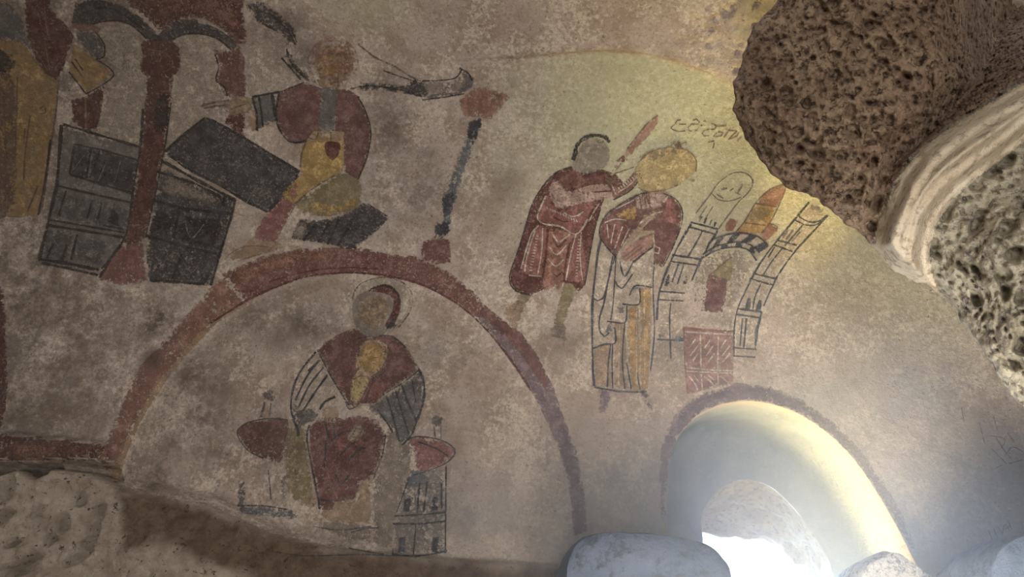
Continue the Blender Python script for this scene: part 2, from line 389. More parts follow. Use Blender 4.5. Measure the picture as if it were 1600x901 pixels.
# sill of the niche, closing it at the bottom just below the picture
sx0, sx1, sz = float(ow[:, 0].min())-0.05, float(ow[:, 0].max())+0.05, float(ow[:, 2].min())
def box(name, lo, hi, mat, parent=None):
    lo = np.array(lo); hi = np.array(hi); V = [[(lo, hi)[(i >> k) & 1][k] for k in range(3)] for i in range(8)]
    return mesh_obj(name, V, [(0, 2, 3, 1), (4, 5, 7, 6), (0, 1, 5, 4), (2, 6, 7, 3), (0, 4, 6, 2), (1, 3, 7, 5)], mat, parent, None, False)
msill = mat_rock('sill_stone', (0.42, 0.37, 0.30), (0.55, 0.50, 0.42), (0.25, 0.2, 0.16))

box('sill', (sx0, D0-0.02, sz-0.2), (sx1, D0+NDEP+0.85, sz+0.02), msill, window)
# rest of the room, behind and around the camera
mroom = mat_rock('tuff_room', (0.30, 0.235, 0.18), (0.40, 0.32, 0.25), (0.18, 0.14, 0.1), 0.5, 0.6)
struct(box('floor', (-2.6, -2.6, -0.12), (2.85, 3.3, 0.0), mroom))
struct(box('wall_left', (-2.65, -2.6, -0.1), (-2.48, 3.3, 3.95), mroom)); struct(box('wall_right', (2.72, -2.6, -0.1), (2.9, 3.3, 3.95), mroom))
ct = float(P[:, 2].max()); cy = float(P[:, 1].min())
struct(box('ceiling_slab', (-2.6, -2.6, ct-0.02), (2.85, cy+0.06, ct+0.15), mroom)).name = 'ceiling_rear'
struct(box('wall_rear', (-2.6, -2.7, -0.1), (-0.3, -2.5, 3.95), mroom)); struct(box('wall_rear', (0.9, -2.7, -0.1), (2.85, -2.5, 3.95), mroom)); struct(box('wall_rear', (-0.3, -2.7, 2.15), (0.9, -2.5, 3.95), mroom))

# ---------------------------------------------------------------- broken rock arch overhead, upper right
RK = [(1260, -200), (1215, 0), (1188, 30), (1168, 62), (1152, 115), (1144, 170), (1166, 217), (1200, 266), (1226, 290), (1258, 305), (1292, 323), (1330, 352), (1358, 380), (1390, 420), (1420, 436), (1450, 447), (1478, 470), (1512, 510), (1548, 560), (1580, 610), (1605, 652), (1660, 760), (1800, 960), (2300, 1000), (2300, -200)]
CREAM = [(2400, -260), (1760, 60), (1600, 128), (1540, 165), (1490, 195), (1440, 232), (1405, 275), (1385, 320), (1372, 350), (1362, 385), (1388, 424), (1420, 440), (1452, 452), (1470, 466), (1455, 425), (1452, 395), (1462, 350), (1490, 310), (1530, 275), (1570, 245), (1620, 205), (1760, 150), (2400, -120)]
PUM = [(1200, -260), (1130, 0), (1100, 170), (1180, 330), (1340, 400), (1366, 372), (1374, 340), (1392, 290), (1425, 240), (1480, 195), (1540, 160), (1600, 122), (1760, 50), (2400, -270), (2400, -300)]
st = 2.5
gx = np.concatenate([np.arange(1125, 1640, st), np.arange(1640, 2280, 4.0)]); gy = np.arange(-190, 960, st)
GX, GY = np.meshgrid(gx, gy); G = np.stack([GX.ravel(), GY.ravel()], 1)
sd = sdf(G, RK)
# pull the outermost vertices exactly onto the silhouette
jit = 5*fbm(np.stack([G[:, 0]/22, G[:, 1]/22, 0*G[:, 0]], 1), 3, 77); sdj = sd+jit*(1-smooth01(10, 60, sd))
e = 1.0; grad = np.stack([sdf(G+[e, 0], RK)-sd, sdf(G+[0, e], RK)-sd], 1)
near = (sdj < 0) & (sdj > -st*1.5); G[near] -= grad[near]*sdj[near][:, None]
keepv = sdj > -st*1.5
cr = sdf(G, CREAM); pm = sdf(G, PUM)
dep = 1.95-0.00028*(G[:, 0]-1150)
dep += 0.10*(1-np.sqrt(np.clip(1-(1-np.clip(sdj/90, 0, 1))**2, 0, 1)))
SH = [(1480, -260), (1484, 0), (1482, 60), (1490, 120), (1455, 175), (1400, 232), (1375, 300), (1366, 352)]
hol = [(1484, -260), (1482, 60), (1492, 120), (1440, 200), (1395, 262), (1600, 122), (1760, 50), (2400, -270), (2400, -300)]
hs = sdf(G, hol); dep += 1.0*smooth01(-14, 120, hs)
dep += 0.05*np.exp(-(seg_dist(G, SH, False)/16)**2)
crm = smooth01(-8, 10, cr); dep -= 0.10*smooth01(-6, 45, cr)
gre = np.clip(np.minimum(-pm, -cr), 0, 400); grm = (pm < 0) & (cr < 0); dep -= np.where(pm < 0, 0.16*smooth01(0, 150, gre), 0)*(1-crm)
dv = ray(G); dv = dv/(dv@FW)[:, None]
RP = EYE+dv*dep[:, None]
pumw = smooth01(-4, 10, pm); grw = np.where(pm < 0, 1-smooth01(-8, 6, cr), 0)
dv1 = dv/np.linalg.norm(dv, axis=1)[:, None]
w1 = worley(RP*24, 41); w2 = worley(RP*52+fbm(RP*30, 2, 3)[:, None]*0.4, 42)
pit = 0.030*(1-smooth01(0.12, 0.52, w1))*(vnoise(RP*11, 5) > -0.25) + 0.022*(1-smooth01(0.1, 0.5, w2)) + 0.014*fbm(RP*9, 4, 43) + 0.011*fbm(RP*40, 4, 44, 0.65)
pg = 0.045*(1-smooth01(0.15, 0.5, worley(RP*17+fbm(RP*12, 2, 8)[:, None]*0.5, 45)))*(vnoise(RP*7, 9) > -0.4) + 0.02*(1-smooth01(0.1, 0.5, w2)) + 0.012*fbm(RP*40, 3, 46)
groove = 0.012*np.sin(cr*0.22+2.0*vnoise(RP*5, 6))*smooth01(0, 12, cr) + 0.010*fbm(RP*9, 4, 47)
dd = pumw*pit*1.5 + grw*pg*1.3 + crm*groove
RP = RP+dv1*(dd*(0.35+0.65*smooth01(0, 25, sdj)))[:, None]
gn = np.arange(len(gx)*len(gy)).reshape(len(gy), len(gx))
gF = np.stack([gn[:-1, :-1], gn[1:, :-1], gn[1:, 1:], gn[:-1, 1:]], -1).reshape(-1, 4)
gF = gF[keepv[gF].all(1)]
reg = np.where(cr[gF].mean(1) > 0, 1, np.where(pm[gF].mean(1) > 0, 0, 2))
rarch = thing('rock_arch', 'broken arch of dark brown pumice and grey rock hanging overhead at upper right', 'rock arch', EYE+ray([(1400, 200)])[0]*1.9)
def rock_part(name, f, mat):
    u, inv = np.unique(f, return_inverse=True); return mesh_obj(name, RP[u], inv.reshape(f.shape), mat, rarch)
rock_part('pumice_face', gF[reg == 0], mat_rock('pumice', (0.30, 0.20, 0.135), (0.44, 0.32, 0.215), (0.085, 0.055, 0.04), 1.1, 1.3))['label'] = 'rough brown pitted broken rock'
rock_part('plaster_moulding', gF[reg == 1], mat_rock('cream_plaster', (0.50, 0.41, 0.29), (0.62, 0.54, 0.41), (0.34, 0.27, 0.19), 0.9, 0.6))['label'] = 'smooth cream plaster band curving along the arch'
rock_part('pitted_rock', gF[reg == 2], mat_rock('grey_rock', (0.33, 0.29, 0.21), (0.46, 0.41, 0.31), (0.15, 0.13, 0.11), 1.0))['label'] = 'grey rock full of dark holes'
# thickness behind the silhouette
ed = {}
for f in gF.tolist():
    for a, b in zip(f, f[1:]+f[:1]):
        k = (min(a, b), max(a, b)); ed[k] = None if k in ed else (a, b)
bE = np.array([v for v in ed.values() if v is not None]); u, inv = np.unique(bE, return_inverse=True); inv = inv.reshape(-1, 2)
B = RP[u]; m = len(u); back = (B-EYE)/np.linalg.norm(B-EYE, axis=1)[:, None]*0.42+np.array([0.10, 0.02, 0.06]); layers = [B, B+back*0.12, B+back*0.5, B+back]
sV = np.concatenate(layers); sF = np.concatenate([np.stack([inv[:, 1]+k*m, inv[:, 0]+k*m, inv[:, 0]+(k+1)*m, inv[:, 1]+(k+1)*m], 1) for k in range(3)])
mesh_obj('rock_flank', sV, sF, bpy.data.materials['pumice'], rarch)

# ---------------------------------------------------------------- stones at the foot of the wall
def stone(name, outline, y0, y1, mat, label, amp, foot=None, flat=0.4, seed=0):
    """a block whose upper profile is the outline; it stands on the floor"""
    top = resample(outline, 60); f0 = plane_y(top, y0)
    lo = f0.copy()
    lo[:, 2] = 0.0
    rows = []
    prof = [(y0+0.10*(y1-y0), 1.0), ]
    ks = np.linspace(0, 1, 22)
    for k in ks:          # up the front
        q = lo*(1-k)+f0*k; q[:, 1] = y0+0.05*(1-k)*0; rows.append(q)
    for k in np.linspace(0.05, 1, 16):   # over the top, to the back
        q = f0.copy(); q[:, 1] = y0+(y1-y0)*k; q[:, 2] += 0.05*math.sin(k*math.pi)*flat - 0.02*k; rows.append(q)
    q = f0.copy(); q[:, 1] = y1; q[:, 2] = 0; rows.append(q)
    V = np.concatenate(rows); nr = len(rows)
    V += np.stack([fbm(V*5, 4, seed+k)*amp for k in range(3)], 1)+np.stack([fbm(V*25, 3, seed+5+k)*amp*0.35 for k in range(3)], 1)
    V[:, 2] = np.maximum(V[:, 2], 0.0)
    V[:60, 2] = 0; V[-60:, 2] = 0
    ii = np.arange(nr*60).reshape(nr, 60)
    Fq = np.stack([ii[:-1, :-1], ii[:-1, 1:], ii[1:, 1:], ii[1:, :-1]], -1).reshape(-1, 4)
    side = [tuple(ii[:, 0]), tuple(ii[::-1, -1])]
    o = mesh_obj(name, V, [tuple(f) for f in Fq.tolist()]+side, mat); tag(o, label, 'rock'); return o
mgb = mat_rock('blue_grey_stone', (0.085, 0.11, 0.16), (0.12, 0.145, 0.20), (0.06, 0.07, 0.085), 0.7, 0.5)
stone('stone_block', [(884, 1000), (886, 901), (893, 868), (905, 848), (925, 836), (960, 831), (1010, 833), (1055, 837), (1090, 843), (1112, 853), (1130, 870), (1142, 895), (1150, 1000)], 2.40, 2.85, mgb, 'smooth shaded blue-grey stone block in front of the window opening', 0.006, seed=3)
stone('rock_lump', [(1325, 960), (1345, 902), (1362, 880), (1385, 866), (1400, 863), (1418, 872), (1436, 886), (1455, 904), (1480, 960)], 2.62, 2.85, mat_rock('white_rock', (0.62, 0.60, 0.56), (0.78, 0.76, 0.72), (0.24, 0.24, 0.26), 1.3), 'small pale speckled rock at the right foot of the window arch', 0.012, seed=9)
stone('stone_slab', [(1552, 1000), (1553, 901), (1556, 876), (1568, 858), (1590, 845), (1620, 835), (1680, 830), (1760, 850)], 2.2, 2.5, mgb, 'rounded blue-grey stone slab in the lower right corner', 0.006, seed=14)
# ---------------------------------------------------------------- the wall paintings: thin coats of paint that follow the plaster
K = dict(red=(0.175, 0.066, 0.053), dark_red=(0.115, 0.040, 0.034), maroon=(0.15, 0.060, 0.058), brick=(0.29, 0.14, 0.095), pink=(0.34, 0.18, 0.145), pale_pink=(0.42, 0.29, 0.235),
    ochre=(0.42, 0.26, 0.095), gold=(0.47, 0.31, 0.10), olive=(0.25, 0.20, 0.105), tan=(0.36, 0.25, 0.16), skin=(0.42, 0.30, 0.21), cream=(0.50, 0.42, 0.33), white=(0.54, 0.48, 0.40),
    black=(0.035, 0.032, 0.032), charcoal=(0.062, 0.058, 0.060), slate=(0.125, 0.122, 0.125), grey=(0.21, 0.195, 0.18), blue=(0.11, 0.135, 0.155), ink=(0.055, 0.06, 0.07), purple=(0.17, 0.115, 0.135),
    taupe=(0.27, 0.225, 0.18), yellow=(0.46, 0.35, 0.165), rust=(0.29, 0.135, 0.095), rose=(0.26, 0.10, 0.088), rosewood=(0.28, 0.14, 0.12), reveal=(0.44, 0.29, 0.17), brown=(0.17, 0.10, 0.07))
class Fig:
    """one painted motif; parts lie in thin layers over one another"""
    def __init__(s, name, label, cat, at, base=0.0016, group=None):
        s.root = thing(name, label, cat, hit([at])[0], group); s.off = base
    def lay(s, name, px2, F, edge, col, wear, parent, lines, dz):
        W = hit(px2); W = W+nrm(W)*s.off; s.off += dz
        return mesh_obj(name, W, F, paint(K[col], wear, lines), parent or s.root, dict(edge=edge, soot_dim=soot_dim_at(px2)))
    def area(s, name, col, pts, wear=0.40, sm=True, parent=None, step=5.0, hole=None, soft=7.0):
        b = catmull(pts, True, step) if sm else linear(pts, True, step)
        loops = [b]
        if hole is not None: loops.append(catmull(hole, True, step))
        lo, hi = b.min(0), b.max(0)
        g = np.stack(np.meshgrid(np.arange(lo[0], hi[0], step), np.arange(lo[1], hi[1], step)), -1).reshape(-1, 2)+0.37
        d = np.min([seg_dist(g, l) for l in loops], 0); ok = inside(g, b) & (d > step*0.6)
        if hole is not None: ok &= ~inside(g, loops[1])
        g = g[ok]
        allp = np.concatenate(loops+[g]); fs = []; k = 0
        for l in loops: fs.append(list(range(k, k+len(l)))); k += len(l)
        r = delaunay_2d_cdt([Vector(p) for p in allp], [], fs, 3 if hole is not None else 1, 1e-4)
        v = np.array([tuple(p) for p in r[0]]); F = [list(f) for f in r[2]]
        dd = np.min([seg_dist(v, l) for l in loops], 0); ed = np.clip(dd/min(soft, 0.45*dd.max()+0.3), 0, 1)
        return s.lay(name, v, F, ed, col, wear, parent, False, 0.00035)
    def lines(s, name, col, polys, wd=2.4, wear=0.36, sm=True, parent=None):
        V = []; F = []; E = []; k = 0
        for pl in polys:
            w_ = wd
            if isinstance(pl, tuple) and isinstance(pl[0], (int, float)): w_, pl = pl
            c = catmull(pl, False, 5) if sm else linear(pl, False, 5)
            if len(c) < 2: continue
            t = np.gradient(c, axis=0); t /= np.linalg.norm(t, axis=1)[:, None]+1e-9; nn = np.stack([-t[:, 1], t[:, 0]], 1)
            q = np.linspace(0, 7, len(c)); wv = w_*0.5*(1+0.22*np.sin(q*2.1+len(F)))
            m = len(c)
            V += [c-nn*wv[:, None], c, c+nn*wv[:, None]]; E += [np.zeros(m), np.ones(m), np.zeros(m)]
            for i in range(m-1):
                for a in (0, 1): F.append((k+a*m+i, k+a*m+i+1, k+(a+1)*m+i+1, k+(a+1)*m+i))
            k += 3*m
        o = s.lay(name, np.concatenate(V), F, np.concatenate(E), col, wear, parent, True, 0.0003)
        if len(polys) > 1: o['kind'] = 'stuff'
        return o
def circ(cx, cy, rx, ry=None, rot=0, n=20, a0=0, a1=360):
    ry = ry or rx; r = math.radians(rot); out = []
    for i in range(n):
        a = math.radians(a0+(a1-a0)*i/(n if a1-a0 == 360 else n-1)); x, y = rx*math.cos(a), ry*math.sin(a)
        out.append((cx+x*math.cos(r)-y*math.sin(r), cy+x*math.sin(r)+y*math.cos(r)))
    return out
def hatch(a0, a1, b0, b1, n, frac=(0.0, 1.0)):
    o = []
    for i in range(n):
        t = (i+0.5)/n; p = (a0[0]+(a1[0]-a0[0])*t, a0[1]+(a1[1]-a0[1])*t); q = (b0[0]+(b1[0]-b0[0])*t, b0[1]+(b1[1]-b0[1])*t)
        o.append([(p[0]+(q[0]-p[0])*frac[0], p[1]+(q[1]-p[1])*frac[0]), (p[0]+(q[0]-p[0])*frac[1], p[1]+(q[1]-p[1])*frac[1])])
    return o

# --- frames: red arch round the lunette, window arch band, string course
f = Fig('painted_arch_band', 'broad worn red painted arch framing the seated figure', 'painted band', (560, 410))
f.area('arch_top', 'red', [(345, 428), (410, 400), (470, 388), (560, 385), (600, 395), (650, 400), (700, 423), (740, 455), (760, 478), (745, 500), (715, 475), (660, 445), (600, 430), (540, 427), (480, 433), (430, 450), (385, 472)], .42, False)
f.area('arch_foot', 'rust', [(150, 715), (165, 690), (185, 640), (220, 570), (262, 525), (310, 470), (350, 428), (385, 472), (340, 503), (300, 543), (255, 592), (222, 648), (200, 690), (178, 738), (165, 735)], .46, False)
f.area('arch_foot', 'purple', [(757, 476), (780, 495), (815, 520), (840, 555), (865, 605), (880, 650), (900, 700), (912, 760), (918, 835), (895, 838), (893, 790), (885, 740), (870, 695), (850, 650), (830, 610), (800, 565), (760, 515), (742, 498)], .41, False)
f.area('red_edge', 'red', [(757, 476), (780, 495), (815, 520), (840, 555), (862, 603), (850, 606), (815, 555), (775, 515), (748, 490)], .45, False)
f.area('tan_reveal', 'reveal', [(405, 462), (340, 505), (300, 545), (260, 595), (225, 650), (200, 705), (186, 750), (172, 745), (196, 690), (225, 632), (262, 578), (310, 520), (350, 486)], .38, False)
f.area('orange_wear', 'brick', [(360, 425), (410, 403), (470, 391), (520, 392), (540, 405), (470, 412), (420, 425), (375, 450)], .50, False)
f.lines('arch_edge_line', 'dark_red', [(3.5, [(330, 505), (385, 470), (430, 449), (480, 432), (540, 426), (600, 430), (660, 445), (715, 475), (760, 515), (800, 565), (830, 610)]), (2, [(420, 440), (480, 424), (540, 418), (600, 421)])], 3, .42)

f = Fig('painted_window_band', 'dusky purple painted band curving around the lit window arch', 'painted band', (1150, 612), .0032)
f.area('band', 'purple', [(1030, 800), (1030, 730), (1034, 690), (1052, 650), (1090, 617), (1150, 598), (1205, 604), (1255, 625), (1310, 665), (1350, 710), (1385, 760), (1415, 815), (1432, 862), (1420, 858), (1392, 805), (1362, 756), (1330, 712), (1290, 674), (1247, 646), (1205, 631), (1165, 625), (1125, 631), (1088, 649), (1060, 681), (1045, 720), (1041, 775), (1041, 830)], .45, False)
f.area('dark_crown', 'purple', [(1040, 690), (1060, 650), (1098, 620), (1150, 603), (1200, 608), (1250, 632), (1240, 642), (1205, 630), (1165, 625), (1125, 631), (1088, 649), (1058, 684)], .47, False)

f = Fig('painted_string_course', 'dark red painted strip above the rough ledge at lower left', 'painted band', (90, 700))
f.area('strip', 'dark_red', [(-60, 668), (0, 673), (80, 681), (140, 687), (168, 692), (176, 716), (140, 723), (80, 724), (40, 727), (-60, 722)], .47, False)
f.area('brick_patch', 'rust', [(20, 688), (90, 695), (80, 718), (30, 720)], .52)
f = Fig('painted_border', 'dark red painted vertical border at the left picture edge', 'painted band', (5, 560))
f.area('border', 'dark_red', [(-50, 440), (2, 446), (8, 462), (10, 520), (13, 590), (9, 640), (2, 668), (-50, 668)], .42, False)

# --- far left: robed figure with an ochre book
f = Fig('painted_figure', 'cut-off figure in long ochre robe and dark red mantle at left edge', 'fresco figure', (40, 200))
f.area('robe', 'ochre', [(-60, 40), (8, 62), (34, 64), (58, 96), (84, 118), (91, 128), (88, 170), (80, 220), (70, 290), (62, 338), (30, 340), (-60, 335)], .40, False)
f.area('robe_shade', 'brown', [(-60, 95), (15, 110), (30, 170), (28, 250), (14, 335), (-60, 335)], .50)
f.area('mantle', 'dark_red', [(38, 0), (46, -40), (85, -40), (78, 12), (100, 34), (116, 56), (108, 80), (97, 113), (88, 124), (70, 114), (54, 88), (42, 55)], .40, False)
f.area('collar_folds', 'slate', [(-40, 5), (20, 8), (42, 45), (48, 78), (30, 66), (10, 62), (-40, 55)], .47)
f.lines('mantle_folds', 'pink', [[(60, 20), (70, 60), (78, 110)], [(70, 10), (76, 55), (90, 78)], [(48, 82), (66, 110)], [(56, 78), (74, 108)], [(75, 74), (108, 72)], [(85, 110), (104, 82)]], 2, .45)
f.area('hair_shadow', 'black', [(-20, 78), (8, 78), (24, 92), (20, 112), (0, 118), (-20, 110)], .47)
f.lines('robe_folds', 'brown', [[(6, 150), (10, 230), (8, 330)], [(28, 120), (26, 200), (24, 260)], [(48, 180), (40, 240), (38, 280)], [(4, 320), (20, 285)], [(40, 200), (38, 225)], [(92, 125), (88, 175), (80, 230), (66, 330)], [(60, 290), (44, 330)], [(62, 170), (70, 165), (72, 176), (64, 178)]], 2.6, .40)
f = Fig('painted_book', 'tilted ochre painted book beside the robed figure', 'fresco object', (140, 110))
f.area('cover', 'ochre', [(113, 80), (118, 70), (135, 80), (178, 117), (135, 147), (108, 112)], .40, False)
f.lines('cover_lines', 'black', [[(135, 147), (178, 117), (150, 92)], [(108, 112), (135, 147)], [(112, 96), (128, 118)], [(118, 92), (130, 110)]], 2.4, .36)

# --- painted arcade on the left
f = Fig('painted_opening', 'pale painted opening under the left grey arch, left of tall column', 'fresco architecture', (190, 120), .0012)
f.area('opening', 'cream', [(150, 52), (166, 40), (186, 38), (208, 46), (224, 62), (220, 106), (230, 122), (226, 170), (220, 228), (152, 206), (160, 168), (180, 117), (166, 96)], .44)
f = Fig('painted_opening', 'pale painted opening under the right grey arch, between two red columns', 'fresco architecture', (310, 120), .0012)
f.area('opening', 'cream', [(284, 60), (310, 54), (336, 64), (340, 126), (352, 160), (352, 176), (320, 183), (262, 232), (268, 160), (280, 112)], .44)
f = Fig('painted_opening', 'pale plaster patch between second red column and the feathered wing', 'fresco architecture', (420, 100), .0010)
f.area('opening', 'cream', [(390, 70), (430, 56), (446, 70), (448, 100), (476, 128), (440, 140), (398, 150), (388, 140)], .46)
f = Fig('painted_canopy', 'dark grey double arches under mottled red roof at upper left', 'fresco architecture', (250, 40))
f.area('roof', 'dark_red', [(170, -60), (400, -60), (380, 10), (388, 68), (372, 72), (350, 48), (318, 28), (280, 30), (252, 52), (225, 24), (200, 8)], .46, False)
f.area('roof_wash', 'rust', [(230, -50), (370, -50), (372, 10), (380, 60), (350, 40), (318, 24), (270, 24), (240, 22)], .55)
f.area('arch', 'charcoal', [(112, 36), (118, 4), (150, -4), (190, 8), (222, 28), (246, 52), (258, 62), (248, 70), (230, 60), (206, 40), (184, 33), (156, 35), (140, 40)], .40, False)
f.area('arch', 'charcoal', [(238, 64), (256, 46), (276, 30), (304, 29), (342, 45), (366, 62), (378, 76), (362, 76), (340, 60), (310, 53), (286, 54), (266, 64)], .41, False)
f.lines('arch_lines', 'black', [(3, [(140, 40), (156, 34), (184, 32), (206, 39), (230, 60)]), [(130, 20), (170, 12), (210, 34), (240, 56)], (3, [(266, 64), (286, 54), (310, 52), (340, 60), (362, 78)])], 2.2, .38)
f.area('spandrel', 'pink', [(113, 36), (140, 36), (158, 44), (150, 52), (120, 46)], .44)
f.area('drapery', 'slate', [(120, 48), (150, 52), (164, 70), (164, 88), (150, 92), (130, 74)], .47)
f.lines('drapery_edge', 'black', [[(150, 50), (163, 68), (163, 88), (152, 92)]], 2.4, .38)
f = Fig('painted_column', 'tall dark red painted column between the two grey arches', 'fresco architecture', (240, 250), .0034)
f.area('base', 'rose', [(190, 380), (224, 374), (226, 400), (232, 442), (190, 446), (152, 437), (166, 410), (180, 395)], .46, False)
f.area('shaft', 'dark_red', [(230, 118), (272, 118), (268, 160), (260, 218), (252, 262), (244, 300), (236, 340), (225, 376), (192, 384), (200, 356), (206, 330), (214, 275), (222, 225), (226, 170)], .41, False)
f.area('capital', 'dark_red', [(224, 64), (274, 66), (282, 92), (278, 112), (264, 120), (230, 119), (219, 106), (224, 88)], .40)
f.lines('capital_scroll', 'pink', [[(250, 96), (256, 86), (268, 90), (270, 104), (256, 112)], [(230, 76), (250, 80), (262, 76)]], 2, .47)
f.lines('shaft_edges', 'black', [(4, [(224, 170), (220, 228), (210, 290), (204, 334), (196, 370), (180, 394), (156, 434)]), (2.4, [(268, 160), (258, 230), (244, 300), (228, 372)])], 3, .40)
f.area('shaft_core', 'black', [(246, 145), (268, 150), (264, 200), (242, 210)], .52)
f = Fig('painted_column', 'short mottled red painted column behind the pointing hand', 'fresco architecture', (360, 130), .0030)
f.area('shaft', 'red', [(334, 78), (374, 75), (384, 92), (384, 160), (370, 156), (352, 150), (338, 128), (340, 104)], .44, False)
f.area('lower_shaft', 'dark_red', [(352, 172), (383, 178), (384, 216), (366, 206), (352, 192)], .44, False)
f.lines('shaft_edge', 'black', [[(336, 84), (342, 104), (338, 126), (350, 134), (356, 150)]], 2.4, .40)
f = Fig('painted_column', 'dark red painted stub of column under the ochre book', 'fresco architecture', (135, 180), .0030)
f.area('shaft', 'dark_red', [(112, 156), (134, 150), (166, 130), (160, 168), (152, 206), (130, 202), (112, 188)], .41, False)
f.lines('centre_line', 'pink', [[(134, 150), (135, 200)]], 4, .44)

# --- panelled tomb and its slab
f = Fig('painted_tomb', 'grey panelled painted tomb outlined in black behind the red column', 'fresco object', (150, 320))
f.area('front', 'grey', [(97, 195), (222, 230), (214, 280), (205, 330), (190, 382), (155, 428), (61, 408), (75, 345), (87, 280)], .45, False)
f.area('far_end', 'charcoal', [(252, 258), (290, 280), (368, 312), (362, 340), (345, 400), (330, 446), (232, 441), (228, 395), (238, 335)], .45, False)
f.area('pale_end_panel', 'taupe', [(262, 268), (350, 316), (348, 320), (300, 312), (246, 300)], .48, False)
f.area('panel', 'charcoal', [(118, 227), (141, 232), (136, 280), (110, 272)], .43, False)
f.area('panel', 'charcoal', [(146, 233), (216, 251), (208, 301), (138, 280)], .42, False)
f.area('panel', 'slate', [(92, 297), (204, 322), (196, 362), (78, 340)], .52, False)
f.area('panel', 'slate', [(72, 356), (118, 364), (106, 412), (62, 402)], .53, False)
f.area('panel', 'slate', [(124, 366), (172, 376), (160, 420), (112, 408)], .52, False)
f.area('doorway', 'black', [(177, 326), (186, 334), (186, 354), (168, 346)], .38, False)
f.area('end_panel', 'black', [(244, 330), (275, 334), (268, 370), (232, 364)], .47, False)
f.area('end_panel', 'black', [(282, 334), (350, 342), (336, 392), (274, 376)], .48, False)
f.lines('frame_lines', 'black', [(5, [(97, 195), (90, 290), (76, 348), (62, 406)]), (3, [(80, 218), (72, 280), (61, 336)]), (4, [(100, 194), (160, 212), (221, 230)]), (3, [(116, 225), (160, 234), (216, 250)]), (4, [(110, 272), (160, 288), (208, 302)]), (3.5, [(90, 290), (150, 304), (208, 317)]),
    (3, [(76, 343), (140, 354), (198, 364)]), (4, [(76, 352), (140, 362), (195, 371)]), (5, [(61, 405), (110, 412), (155, 422)]), (4, [(66, 411), (110, 420), (154, 430)]), (4, [(117, 228), (110, 272)]), (4, [(143, 232), (136, 278)]), (3, [(104, 298), (93, 336)]), (3.5, [(145, 313), (137, 342)]), (3.5, [(160, 316), (154, 342)]), (4, [(122, 366), (112, 406)]), (4, [(106, 382), (97, 408)]), (4, [(85, 380), (74, 404)]), [(162, 352), (194, 358)], [(158, 232), (148, 262)], [(170, 258), (158, 284)], (3, [(190, 384), (168, 410), (160, 420)])], 2.4, .36, False)
f.lines('end_lines', 'black', [(5, [(252, 250), (310, 282), (352, 304), (370, 314)]), (4, [(246, 268), (300, 284), (350, 310)]), (5, [(238, 312), (290, 326), (362, 334)]), (4, [(352, 304), (349, 322)]), (4, [(368, 312), (360, 345), (342, 405), (330, 446)]), (4, [(280, 330), (272, 372)]), (4, [(344, 336), (330, 390)]), (4, [(230, 368), (290, 386), (340, 396)]), (4, [(235, 438), (320, 444)]), (3, [(285, 396), (270, 436)])], 3, .38, False)
f.lines('scratches', 'taupe', [[(112, 270), (138, 236)], [(155, 282), (168, 252)], [(250, 420), (275, 395), (300, 425), (318, 400)], [(290, 345), (300, 372), (320, 350)], [(118, 300), (126, 318), (110, 325)], [(84, 372), (96, 390)], [(150, 402), (156, 386), (138, 384)], [(244, 400), (262, 430)], [(190, 250), (180, 285)]], 1.6, .42)
f = Fig('painted_slab', 'dark slate painted slab tilted between tomb and kneeling angel', 'fresco object', (360, 250), .0030)
f.area('slab', 'charcoal', [(258, 235), (290, 207), (320, 183), (332, 187), (400, 226), (469, 268), (450, 300), (419, 331), (388, 316), (340, 287), (290, 262)], .36, False)
f.lines('slab_outline', 'black', [(4, [(258, 237), (290, 208), (320, 184), (332, 187), (400, 226), (468, 268)]), (4, [(419, 331), (450, 300), (466, 274)]), (4, [(262, 240), (290, 262), (340, 287), (388, 316), (418, 331)])], 4, .36, False)
f.lines('scratches', 'grey', [[(385, 318), (402, 288)], [(330, 232), (350, 222)], [(370, 262), (392, 250)], [(420, 262), (430, 276)]], 1.4, .44)

# --- angel seated beside the tomb
f = Fig('painted_figure', 'seated figure with red-ringed halo, dark red cloak and ochre tunic', 'fresco figure', (510, 220), .0034)
f.area('stool', 'charcoal', [(455, 372), (466, 342), (500, 344), (522, 340), (548, 330), (568, 316), (578, 319), (609, 339), (593, 357), (551, 392), (522, 383), (490, 378)], .40, False)
f.area('stool_light', 'taupe', [(455, 370), (464, 344), (486, 344), (476, 374)], .48, False)
f.lines('stool_bars', 'black', [(4, [(494, 350), (474, 376)]), (4, [(516, 346), (497, 378)]), (4, [(530, 342), (512, 382)]), (4, [(550, 348), (528, 384)])], 3, .42, False)
f.area('lower_robe', 'olive', [(489, 295), (524, 274), (545, 268), (560, 280), (566, 300), (560, 324), (538, 335), (500, 338), (472, 331), (460, 316)], .43)
f.area('lower_robe_light', 'gold', [(478, 318), (500, 312), (530, 318), (552, 308), (560, 318), (535, 333), (500, 336)], .50)
f.area('leg', 'rose', [(446, 305), (462, 316), (454, 336), (443, 356), (433, 374), (412, 377), (398, 369), (408, 346), (424, 326)], .43)
f.area('foot', 'tan', [(398, 370), (412, 376), (440, 378), (446, 386), (400, 400), (372, 408), (352, 404), (370, 390), (385, 380)], .46)
f.lines('foot_outline', 'rust', [[(352, 404), (370, 390), (392, 384), (420, 386)], [(412, 376), (432, 378), (420, 392)], [(372, 408), (410, 396)]], 2, .44)
f.area('tunic', 'gold', [(473, 224), (484, 206), (499, 204), (520, 206), (538, 209), (538, 262), (524, 275), (489, 296), (464, 316), (443, 308), (450, 292), (468, 274), (470, 245)], .39)
f.area('chest_band', 'skin', [(484, 206), (538, 208), (538, 222), (500, 222), (478, 226)], .48)
